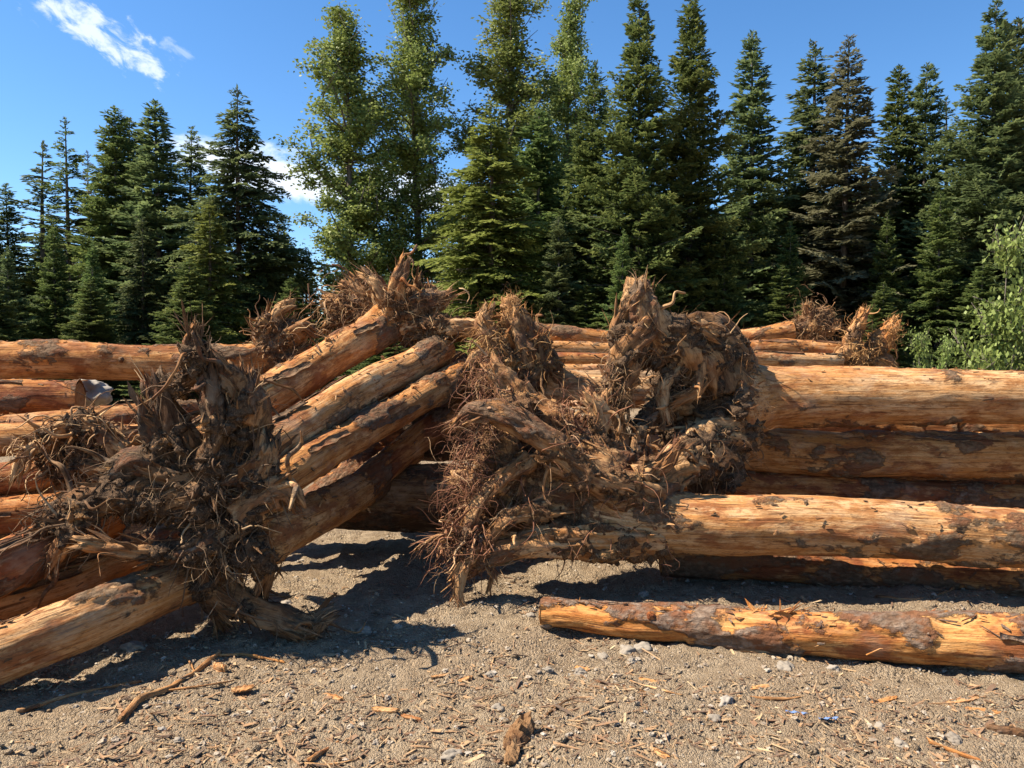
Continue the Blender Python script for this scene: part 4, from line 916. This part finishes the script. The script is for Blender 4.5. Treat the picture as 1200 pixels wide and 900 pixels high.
for (nm, me, px, top, d, wide, leaf, lab, cat) in (
    # left block
    ('fir_tree', FIR_N, 8, 216, 38, 1.0, 'spruce', 'short fir at the extreme left edge of the forest', 'fir tree'),
    ('spruce_tree', SPR_N, 46, 166, 40, 1.2, 'spruce', 'thin ragged spruce second from the left edge, sky showing through its top', 'spruce tree'),
    ('spruce_tree', SPR_N, 76, 140, 39, 1.0, 'fir', 'narrow dark spire-shaped spruce left of the wide dark fir', 'spruce tree'),
    ('spruce_tree', SPR_N, 102, 178, 42, .75, 'brownish', 'skinny brown dying spruce squeezed left of the wide dark fir', 'spruce tree'),
    ('fir_tree', FIR_B, 133, 121, 37, .92, 'fir', 'wide dark fir with a rounded double top in the left group', 'fir tree'),
    ('fir_tree', FIR_C, 148, 140, 40, 1.25, 'spruce', 'slightly shorter fir merging with the right side of the wide dark fir', 'fir tree'),
    ('fir_tree', FIR_N, 181, 117, 36, 1.2, 'spruce', 'fir with a sharp thin tip, in the middle of the left group', 'fir tree'),
    ('spruce_tree', SPR_A, 217, 147, 38, .95, 'spruce', 'spruce just left of the tall drooping hemlock', 'spruce tree'),
    ('hemlock_tree', HEM_A, 277, 101, 33, .95, 'spruce', 'tall drooping hemlock at the right end of the left group, low cloud beside it', 'hemlock tree'),
    ('hemlock_tree', HEM_B, 244, 235, 29, 1.05, 'hemlock', 'lighter green hemlock with long feathery boughs in front of the tall drooping one', 'hemlock tree'),
    ('hemlock_tree', HEM_B, 165, 255, 30, .9, 'spruce', 'mid-height conifer with layered boughs above the top log of the left pile', 'conifer'),
    ('fir_tree', FIR_A, 62, 262, 31, .7, 'fir', 'low broad fir in front of the ragged spruces at the left', 'fir tree'),
    ('fir_tree', FIR_A, 10, 290, 30, .75, 'spruce', 'lowest broad fir at the left edge right behind the top log', 'fir tree'),
    ('fir_tree', FIR_A, 110, 285, 29, .7, 'fir', 'small fir under the wide dark fir, just behind the left pile', 'fir tree'),
    ('hemlock_tree', HEM_B, 330, 252, 36, .7, 'spruce', 'small conifer in the low dip between the left group and the cottonwoods', 'conifer'),
    ('fir_tree', FIR_N, 357, 290, 34, 1.2, 'fir', 'smallest conifer, at the foot of the leftmost cottonwood', 'fir tree'),
    # cottonwoods and centre
    ('cottonwood_tree', COT_A, 412, 14, 35, .88, 'cotton', 'leftmost cottonwood, bright green leaves against open sky on its left', 'cottonwood tree'),
    ('cottonwood_tree', COT_B, 487, -28, 37, .80, 'cotton', 'tall cottonwood directly right of the leftmost one, its top touching the frame', 'cottonwood tree'),
    ('cottonwood_tree', COT_B, 588, -20, 38, .95, 'cotton', 'full cottonwood rising behind the yellow-green hemlock in the centre', 'cottonwood tree'),
    ('cottonwood_tree', COT_A, 662, -5, 41, .62, 'cotton', 'slim cottonwood with sky gaps between the central hemlock and the twin dark firs', 'cottonwood tree'),
    ('hemlock_tree', HEM_A, 576, 118, 28, 1.05, 'hemlock', 'yellow-green hemlock in the centre with boughs sweeping down to the logs', 'hemlock tree'),
    ('fir_tree', FIR_C, 630, 130, 32, 1.0, 'fir', 'dark fir behind the right flank of the yellow-green hemlock', 'fir tree'),
    ('fir_tree', FIR_A, 688, 72, 29, .68, 'fir', 'fir in front of the slim cottonwood, left neighbour of the twin dark firs', 'fir tree'),
    ('fir_tree', FIR_A, 748, -12, 27, .66, 'fir', 'left one of the twin tall dark firs, above the upright root', 'fir tree'),
    ('fir_tree', FIR_B, 810, -16, 28, .74, 'fir', 'right one of the twin tall dark firs', 'fir tree'),
    ('fir_tree', FIR_C, 655, 255, 26, .9, 'spruce', 'small fir at the forest edge above the fan-shaped root plate', 'fir tree'),
    ('fir_tree', FIR_A, 728, 270, 25, .65, 'fir', 'small fir with bright bough tips just left of the upright root', 'fir tree'),
    # right
    ('fir_tree', FIR_N, 882, 38, 33, .92, 'spruce', 'solitary narrow fir spire standing against the sky right of the twin firs', 'fir tree'),
    ('fir_tree', FIR_A, 850, 250, 27, .7, 'fir', 'low dark fir at the foot of the narrow fir spire', 'fir tree'),
    ('spruce_tree', SPR_A, 954, 48, 35, 1.05, 'spruce', 'green spruce half hidden behind the sparse brownish spruce', 'spruce tree'),
    ('spruce_tree', SPR_A, 990, 40, 31, .95, 'brownish', 'sparse brownish spruce with bare twigs in the right group', 'spruce tree'),
    ('fir_tree', FIR_A, 925, 260, 29, .72, 'fir', 'low dark fir behind the round far root ball', 'fir tree'),
    ('fir_tree', FIR_N, 1048, 76, 36, .9, 'fir', 'narrow fir right of the brownish spruce, left of a similar pair of tips', 'fir tree'),
    ('fir_tree', FIR_C, 1086, 74, 35, .75, 'spruce', 'narrow fir between the brownish spruce and the large fir at the right edge', 'fir tree'),
    ('spruce_tree', SPR_N, 1112, 116, 38, 1.1, 'spruce', 'short thin spruce tip tucked against the left side of the large right fir', 'spruce tree'),
    ('fir_tree', FIR_A, 1040, 250, 29, .7, 'fir', 'low dark fir behind the two-pronged far roots', 'fir tree'),
    ('fir_tree', FIR_C, 1100, 225, 28, .9, 'fir', 'low dark fir just left of the bright leafy bush', 'fir tree'),
    ('fir_tree', FIR_A, 1163, 0, 29, .76, 'spruce', 'large broad fir at the right side, tallest of the right group', 'fir tree'),
    ('fir_tree', FIR_N, 1196, 22, 31, 1.1, 'spruce', 'fir tip at the right edge beside the large broad fir', 'fir tree'),
    ('fir_tree', FIR_B, 1240, 40, 32, .9, 'fir', 'fir cut off by the right edge behind the leafy bush', 'fir tree'),
    ('fir_tree', FIR_B, -50, 190, 36, .9, 'fir', 'fir cut off by the left edge of the picture', 'fir tree')):
    plant_tree(nm, me, px, top, d, lab, cat, 'trees along the forest edge', wide, None, leaf)
back = ['left edge', 'ragged left spruces', 'wide dark fir', 'tall drooping hemlock', 'low dip in the treeline', 'leftmost cottonwood', 'gap between the cottonwoods', 'yellow-green hemlock', 'slim cottonwood', 'left twin fir', 'right twin fir', 'narrow fir spire', 'sparse brownish spruce', 'pair of narrow right firs', 'large right fir', 'right edge bush']
for i, (nm, px) in enumerate(zip(back, np.linspace(-20, 1230, len(back)))):
    top = [270, 265, 260, 270, 292, 290, 282, 230, 220, 200, 210, 220, 215, 215, 215, 210][i]
    plant_tree('fir_tree', [FIR_A, FIR_B, HEM_A, FIR_C][i % 4], px + random.uniform(-12, 12), top, 44 + (i % 3) * 2.5, f'dark conifer in the second row of the forest behind the {nm}', 'conifer', 'conifers deep in the forest', 1.5, None, 'fir')
third = ['left edge firs', 'spires of the left group', 'drooping hemlock', 'treeline dip', 'cottonwoods', 'central hemlock', 'slim cottonwood', 'twin firs', 'solitary spire', 'brownish spruce', 'narrow fir pair', 'large right fir']
for i, (nm, px) in enumerate(zip(third, [-40, 70, 165, 300, 440, 560, 668, 775, 868, 940, 1030, 1125])):
    plant_tree('fir_tree', [FIR_A, FIR_B][i % 2], px, [285, 280, 275, 300, 300, 260, 240, 230, 228, 222, 225, 225][i], 52 + i % 3, f'shadowed conifer in the rearmost row of the forest behind the {nm}', 'conifer', 'rearmost row of conifers', 2.0, None, 'fir')
for i, (nm, px) in enumerate(zip(['left pile edge', 'left pile middle', 'tall hemlock foot', 'low treeline dip', 'cottonwood trunks', 'dirt gap', 'fan-shaped root plate', 'upright root', 'round root ball', 'two-pronged roots', 'leafy bush'], np.linspace(-10, 1150, 11))):
    plant_tree('fir_tree', FIR_A, px, 318 + 14 * math.sin(i * 2.3), 24.5 + (i * 1.7) % 3, f'short young fir at the forest edge directly beyond the {nm}', 'fir tree', 'young firs at the forest edge', 1.3, None, 'fir')
for i, (px, d) in enumerate(((-120, 36), (-210, 39), (-320, 35), (-450, 40), (1330, 33), (1440, 37))):
    side = 'left' if px < 0 else 'right'
    plant_tree('fir_tree', [FIR_B, FIR_A, FIR_C][i % 3], px, 150 - 10 * (i % 3), d, f'conifer of the same forest edge standing beyond the {side} border of the view', 'conifer', f'conifers beyond the {side} border', 1.1, None, 'fir')
BUSH = leaf_tree_mesh('bush', 3.4, 1.25, .25, 41, 34, .12, 5200, 'bush', .5, lambda t: (1 - t) ** .55 + .1, .55)
plant_tree('leafy_bush', BUSH, 1168, 300, 14.0, 'bright green leafy bush at the right edge behind the thickest log', 'bush', None, 1.0, .4)
plant_tree('leafy_bush', BUSH, 1222, 345, 13.5, 'second light bush cut by the right edge, beside the tall leafy bush', 'bush', None, 1.0, 2.4)
plant_tree('leafy_bush', BUSH, 1076, 408, 13.0, 'low clump of light green leaves right of the two-pronged far roots', 'bush', None, .8, 1.4)
plant_tree('leafy_bush', BUSH, 1112, 414, 13.5, 'lowest light green clump between the far roots and the tall leafy bush', 'bush', None, .8, 3.1)

# ------------------------------------------------------------------ loose things on the dirt
def scatter_xy(n, rs, ymin=2.2, ymax=7.0):
    y = ymin + (ymax - ymin) * rs.rand(n) ** 1.5; x = (rs.rand(n) * 2 - 1) * (y * .72 + .5); return x, y
rs = np.random.RandomState(77)
b = Bag()
x, y = scatter_xy(17000, rs); dens = pnoise(np.stack([x * 1.3, y * 1.3, x * 0], 1)); keep = dens > -.25 + .2 * rs.normal(size=len(x)); x, y = x[keep], y[keep]
z = gz(x, y); n = len(x); sz = .0028 + .004 * rs.rand(n) + .013 * rs.rand(n) ** 9
for i in range(n):
    V, Fc = OCT if sz[i] < .0075 else (I0 if sz[i] < .012 else I1)
    q = V * (1 + .28 * rs.normal(size=(len(V), 1))) * np.array((1, rs.uniform(.6, 1), rs.uniform(.4, .8))) * sz[i]
    a = rs.uniform(0, 6.28); q = q @ np.array(((math.cos(a), -math.sin(a), 0), (math.sin(a), math.cos(a), 0), (0, 0, 1))) + np.array((x[i], y[i], z[i] + sz[i] * .35))
    b.add(q, [Fc], {'rnd': np.full(len(V), rs.rand())})
V, fs, a_ = b.out()
tag(link('gravel', mesh_from('gravel', V, fs, M['pebble'], a_, smooth=False)), 'fine grey gravel and crumbs of dirt scattered over the yard', 'gravel', kind='stuff')
b = Bag(); x, y = scatter_xy(2600, rs, 2.3, 6.6); cl_ = fbm(np.stack([x * 1.5, y * 1.5, x * 0 + 4], 1), 2); k_ = cl_ > .05 + .15 * rs.normal(size=len(x)); x, y = x[k_], y[k_]; z = gz(x, y)
for i in range(len(x)):
    V, Fc = I0; r_ = .006 + .008 * rs.rand() + .022 * rs.rand() ** 5
    b.add(V * (1 + .22 * rs.normal(size=(len(V), 1)) * .6) * np.array((1, rs.uniform(.7, 1), .6)) * r_ + np.array((x[i], y[i], z[i] + r_ * .2)), [Fc])
V, fs, _ = b.out()
tag(link('soil_clods', mesh_from('soil_clods', V, fs, M['dirt'])), 'crumbly clods of dry earth scattered over the yard', 'clods', kind='stuff')
# wood chips, bark crumbs and splinters
b = Bag()
xs, ys = scatter_xy(19000, rs, 2.2, 5.8)
dens = .75 * fbm(np.stack([xs * 1.6, ys * 1.9, xs * 0 + 9], 1), 3) + .8 * np.exp(-((xs + 1.0) / 1.1) ** 2 - ((ys - 3.25) / .5) ** 2) + .35 * np.exp(-((xs - 1.6) / 1.5) ** 2 - ((ys - 3.3) / .45) ** 2)
keep = dens > .10 + .16 * rs.normal(size=len(xs)); xs, ys = xs[keep], ys[keep]; zs = gz(xs, ys)
def rotm(rs, tilt=.22):
    return np.array(Euler((rs.normal() * tilt, rs.normal() * tilt, rs.uniform(0, 6.28))).to_matrix())
for i in range(len(xs)):
    L = .006 + .018 * rs.rand() + .10 * rs.rand() ** 7; Wd = min(L * .6, .003 + .011 * rs.rand() + .015 * rs.rand() ** 6); Th = .002 + .004 * rs.rand()
    b.add(chip(L, Wd, Th, rs) @ rotm(rs).T + np.array((xs[i], ys[i], zs[i] + .006)), [box_q], {'rnd': np.full(8, np.clip(rs.beta(1.2, 1.5), 0, 1))})
nf = 1500; ci = rs.randint(0, len(xs), nf); fx_ = xs[ci] + rs.normal(size=nf) * .08; fy_ = ys[ci] + rs.normal(size=nf) * .08
vv, ff_, aa = strands(np.stack([fx_, fy_, gz(fx_, fy_) + .008], 1), np.stack([rs.normal(size=nf), rs.normal(size=nf) * .7, np.abs(rs.normal(size=nf)) * .06], 1), rs.uniform(.03, .14, nf), .0012 + .003 * rs.rand(nf) ** 3, 5, .1, .02, rs)
b.add(vv, ff_, aa)
V, fs, a_ = b.out()
tag(link('wood_litter', mesh_from('wood_litter', V, fs, M['chip'], a_, smooth=False)), 'small wood chips and bark crumbs strewn over the dirt', 'wood chips', kind='stuff')

def rock(px, py, w_px, label, flat=.6, seed=0, mat='rock', lift=.02, name='rock', d=None):
    p = on_ground(px, py) if d is None else at(px, py, d); r = w_px * p[1] / F / 2; r_s = np.random.RandomState(seed + 500)
    V, Fc = I3; q = V * np.array((1, r_s.uniform(.65, .95), flat))
    q = q * (1 + .38 * fbm(V * 1.3 + seed * 3.3, 3)[:, None] - .10 * np.abs(pnoise(V * 2.4 + seed))[:, None] + .05 * fbm(V * 6 + seed, 2)[:, None]) * r
    a = r_s.uniform(0, 6.28); q = q @ np.array(((math.cos(a), -math.sin(a), 0), (math.sin(a), math.cos(a), 0), (0, 0, 1)))
    o = link(name, mesh_from(name, q, [Fc], M[mat])); o.location = (p[0], p[1], p[2] + r * flat * lift); tag(o, label, 'rock')
    return o
for i, (px, py, wpx, lab) in enumerate((
    (157, 760, 27, 'grey rock in the shade under the front tan log of the left pile'),
    (336, 709, 17, 'pale stone resting beside the clawed root near the dark shadow'),
    (427, 741, 20, 'flat grey stone inside the shadow of the left root mass'),
    (467, 735, 11, 'small pale stone at the sunlit rim of the left root mass shadow'),
    (583, 831, 19, 'rounded pale stone alone on the dirt near the bottom centre'),
    (590, 845, 12, 'small round stone touching the front of the rounded pale stone'),
    (574, 791, 13, 'small grey stone above the rounded pale stone'),
    (530, 886, 26, 'flat white stone at the bottom edge near the centre'),
    (851, 823, 21, 'angular beige stone among splinters in front of the lone log'),
    (735, 764, 24, 'grey stone touching the lone log near its left end'),
    (755, 761, 24, 'larger clod-like stone right of the grey stone at the lone log'),
    (740, 776, 14, 'small stone in front of the two stones at the lone log'),
    (706, 770, 16, 'brown stone by the lone log, left of the pair of grey stones'),
    (642, 786, 14, 'white pebble-like stone below the left end of the lone log'),
    (681, 788, 17, 'long pale stone in front of the left end of the lone log'),
    (838, 842, 17, 'grey stone just below the angular beige stone'),
    (920, 783, 22, 'stone lying against the front of the lone log at its middle'),
    (977, 784, 15, 'small beige stone by the lone log, right of its middle'),
    (1031, 853, 19, 'white flat stone at the lower right'),
    (1055, 872, 17, 'pale stone below the white flat stone at the lower right'),
    (1118, 866, 20, 'grey stone nearest the lower right corner'),
    (209, 868, 13, 'grey stone near the bottom left among bark crumbs'),
    (755, 697, 14, 'small pale stone in front of the shadow of the right pile'),
    (622, 722, 12, 'small grey stone left of the lone log end'))):
    rock(px, py, wpx, lab, .6, i)
rock(818, 652, 40, 'dry beige clod of earth under the lowest front log of the right pile', .8, 61, 'pebble', .6)
rock(108, 462, 46, 'whitish boulder behind the blunt-ended log of the left pile', .8, 63, 'boulder', 0, 'boulder', 7.0)

def stick(pix, r, label, mat='root_wood', name='stick', cat='stick', lift=.6, ridge=.006):
    P = []
    for q in pix:
        p = on_ground(q[0], q[1]); p[2] += r * lift + (q[2] if len(q) > 2 else 0); P.append(p)
    R = list(np.linspace(r, r * .5, len(P))); SEED[0] += 1.1
    V, fs, a, _ = tube(P, R, .012, 12, SEED[0], .3, .1, ridge, .03, .25, .003, jag0=.03, jag1=.03)
    root = thing(name, P[0] - np.array((0, 0, r)), label, cat); part('stem', V, fs, M[mat], root, a); return root
s_ = stick([(142, 846), (165, 822), (200, 808), (228, 790), (256, 768)], .019, 'knobbly grey root stick lying diagonally at the lower left')
for pix, r in (([(195, 812), (240, 806), (275, 800)], .007), ([(228, 790), (222, 778), (215, 772)], .006)):
    P = [on_ground(*q) + np.array((0, 0, .012)) for q in pix]; V, fs, a, _ = tube(P, list(np.linspace(r, r * .5, len(P))), .012, 8, 3.3, .2, .1, .002, .03, .2, .002); part('twig', V, fs, M['root_wood'], s_, a)
stick([(20, 836), (90, 815), (165, 800)], .013, 'straight grey stick in the shade at the lower left', 'root_wood')
stick([(1028, 700), (1075, 703), (1110, 694), (1138, 678, .03)], .009, 'crooked pale twig in the shadow behind the lone log', 'root_pale')
stick([(862, 762, .0), (892, 765), (920, 766), (945, 776)], .012, 'forked pale stick leaning on the front of the lone log', 'root_pale')
stick([(352, 872), (366, 856), (382, 850)], .008, 'short black stick near the bottom, left of centre', 'root_dark')
stick([(362, 893), (380, 882), (396, 872)], .011, 'short orange stick at the bottom edge, left of centre', 'log_orange')
stick([(360, 897), (385, 898), (412, 893)], .009, 'curved pale stick along the bottom edge', 'log_tan')
stick([(642, 838), (665, 822), (690, 818)], .006, 'thin dark twig right of the rounded pale stone', 'root_dark')
stick([(1090, 872), (1110, 880), (1150, 893)], .012, 'pale split stick pointing into the lower right corner', 'log_tan')
stick([(720, 792), (760, 806), (800, 816)], .008, 'straight straw-coloured splinter in front of the lone log', 'log_tan')
stick([(700, 800), (745, 808), (785, 822)], .007, 'lower straw-coloured splinter in front of the lone log', 'log_tan')
stick([(865, 817), (920, 820), (965, 812)], .008, 'brown splinter right of the angular beige stone', 'root_wood')
stick([(255, 769), (290, 769), (333, 777)], .010, 'pale yellow splinter near the foot of the clawed root', 'log_tan')

def plank_chip(px, py, L, Wd, Th, label, ang, mat='log_tan', tilt=.05, name='wood_chip', seed=0):
    """Splintered slab: rough top, ragged ends."""
    r_s = np.random.RandomState(900 + seed); nx, ny = 12, 5; Vt = []
    for i in range(nx):
        for j in range(ny):
            u = i / (nx - 1) * 2 - 1; v = j / (ny - 1) * 2 - 1
            rag = r_s.uniform(-.12, .12) if i in (0, nx - 1) else 0
            wdt = (1 - .45 * abs(u) ** 3) * r_s.uniform(.9, 1.05)
            Vt.append(((u + rag) * L / 2, v * wdt * Wd / 2, Th * (.5 + .35 * r_s.normal() * .5 - .35 * v * v)))
    Vt = np.array(Vt); Vb = Vt.copy(); Vb[:, 2] = -Th * .5
    Q = np.array([(i * ny + j, (i + 1) * ny + j, (i + 1) * ny + j + 1, i * ny + j + 1) for i in range(nx - 1) for j in range(ny - 1)]); o = nx * ny
    rim = [j for j in range(ny)] + [i * ny + ny - 1 for i in range(1, nx)] + [(nx - 1) * ny + j for j in range(ny - 2, -1, -1)] + [i * ny for i in range(nx - 2, 0, -1)]
    rq = np.array([(rim[k], rim[(k + 1) % len(rim)], rim[(k + 1) % len(rim)] + o, rim[k] + o) for k in range(len(rim))])
    V = np.vstack([Vt, Vb]); ob = link(name, mesh_from(name, V, [Q, Q[:, ::-1] + o, rq], M[mat], {'tc': V + seed, 'bark': np.full(2 * o, -1.)}, smooth=False))
    p = on_ground(px, py); ob.location = (p[0], p[1], p[2] + Th * .6); ob.rotation_euler = (tilt, -tilt, math.radians(ang)); tag(ob, label, 'wood chip'); return ob
for i, a in enumerate((
    (258, 785, .10, .045, .03, 'blocky pale wood chip right of the knobbly root stick', -40),
    (285, 808, .10, .06, .012, 'yellow curled wood chip below the blocky pale chip', 15),
    (390, 818, .12, .04, .012, 'pale wood chip alone on the dirt, lower left of centre', -35),
    (452, 833, .13, .035, .012, 'long pale chip with a dark notch, below the shadow tip', -15),
    (482, 842, .12, .022, .01, 'narrow pale splinter beside the notched chip', -30),
    (517, 793, .10, .02, .01, 'tan splinter at the tip of the big ground shadow', 10),
    (545, 797, .09, .03, .01, 'orange chip right of the shadow tip', 40),
    (683, 785, .09, .03, .012, 'white wood chip below the left end of the lone log', -40),
    (775, 885, .09, .028, .012, 'pale chip at the bottom edge, right of centre', -60),
    (1155, 835, .22, .05, .012, 'orange splintered slab at the lower right', -20),
    (1128, 822, .18, .04, .012, 'yellowish bark strip above the orange slab at lower right', 15),
    (1180, 858, .14, .06, .02, 'dark brown bark piece at the right edge', -30),
    (1035, 822, .16, .03, .01, 'thin ochre bark strip between the lone log and the lower right corner', 20),
    (760, 798, .2, .03, .008, 'flat straw strip lying among the splinters before the lone log', -25),
    (890, 806, .16, .03, .008, 'tan bark strip behind the brown splinter', 10))):
    plank_chip(*a, mat='log_tan' if i not in (11,) else 'root_dark', seed=i)
plank_chip(608, 868, .20, .10, .05, 'dark chunk of bark at the bottom centre', 62, 'root_dark', .25, 'bark_chunk', 40)
plank_chip(600, 888, .14, .06, .03, 'smaller dark bark shard below the dark chunk at the bottom centre', 80, 'root_dark', .1, 'bark_chunk', 41)
for i, (px, py, a, lab) in enumerate(((934, 838, -15, 'left scrap of blue plastic on the dirt before the lone log'), (972, 845, 5, 'right scrap of blue plastic on the dirt before the lone log'))):
    r_s = np.random.RandomState(i + 3); nx, ny = 9, 3; V = np.array([((u / 8 - .5) * .10, (v - 1) * .007 * (1 - .6 * abs(u / 8 - .5)), .004 * math.sin(u * 1.9 + v) + .004 * r_s.rand()) for u in range(nx) for v in range(ny)])
    V2 = V - np.array((0, 0, .002)); Q = np.array([(u * ny + v, (u + 1) * ny + v, (u + 1) * ny + v + 1, u * ny + v + 1) for u in range(nx - 1) for v in range(ny - 1)])
    o = link('plastic_scrap', mesh_from('plastic_scrap', np.vstack([V, V2]), [Q, Q[:, ::-1] + len(V)], M['blue'])); p = on_ground(px, py); o.location = (p[0], p[1], p[2] + .012); o.rotation_euler = (0, 0, math.radians(a)); tag(o, lab, 'plastic scrap')
# bark shards standing up from the lone log
P, R, T, A, B = fg
for k, (px, L, wd, lab) in enumerate(((888, .10, .03, 'upright reddish bark shard on top of the lone log'), (866, .05, .02, 'short pale splinter standing on the lone log'), (922, .14, .05, 'ragged fan of torn bark on top of the lone log'), (945, .05, .02, 'small splinter standing right of the torn bark fan'), (735, .09, .035, 'curled bark shard near the left end of the lone log'), (1100, .10, .04, 'red bark curl on the right part of the lone log'), (680, .07, .03, 'small bark curl at the left tip of the lone log'))):
    i = int(np.argmin([abs((600 + F * p[0] / p[1]) - px) for p in P])); q = P[i] + np.array((0, 0, R[i] * .98)); r_s = np.random.RandomState(k)
    bb = Bag()
    for c in range(5 if L < .12 else 24):
        sliver(bb, q + np.array((r_s.normal() * wd * .9, r_s.normal() * .025, -.015)), nrm(np.array((r_s.normal() * 1.2, r_s.normal() * .5, abs(r_s.normal()) * .45 + .1))), L * r_s.uniform(.35, .9), wd * r_s.uniform(.06, .26), r_s)
    V, fs, a = bb.out(); root = thing('bark_shard', q, lab, 'bark shard'); part('shard', V, fs, M['log_scaly'], root, a, smooth=False)
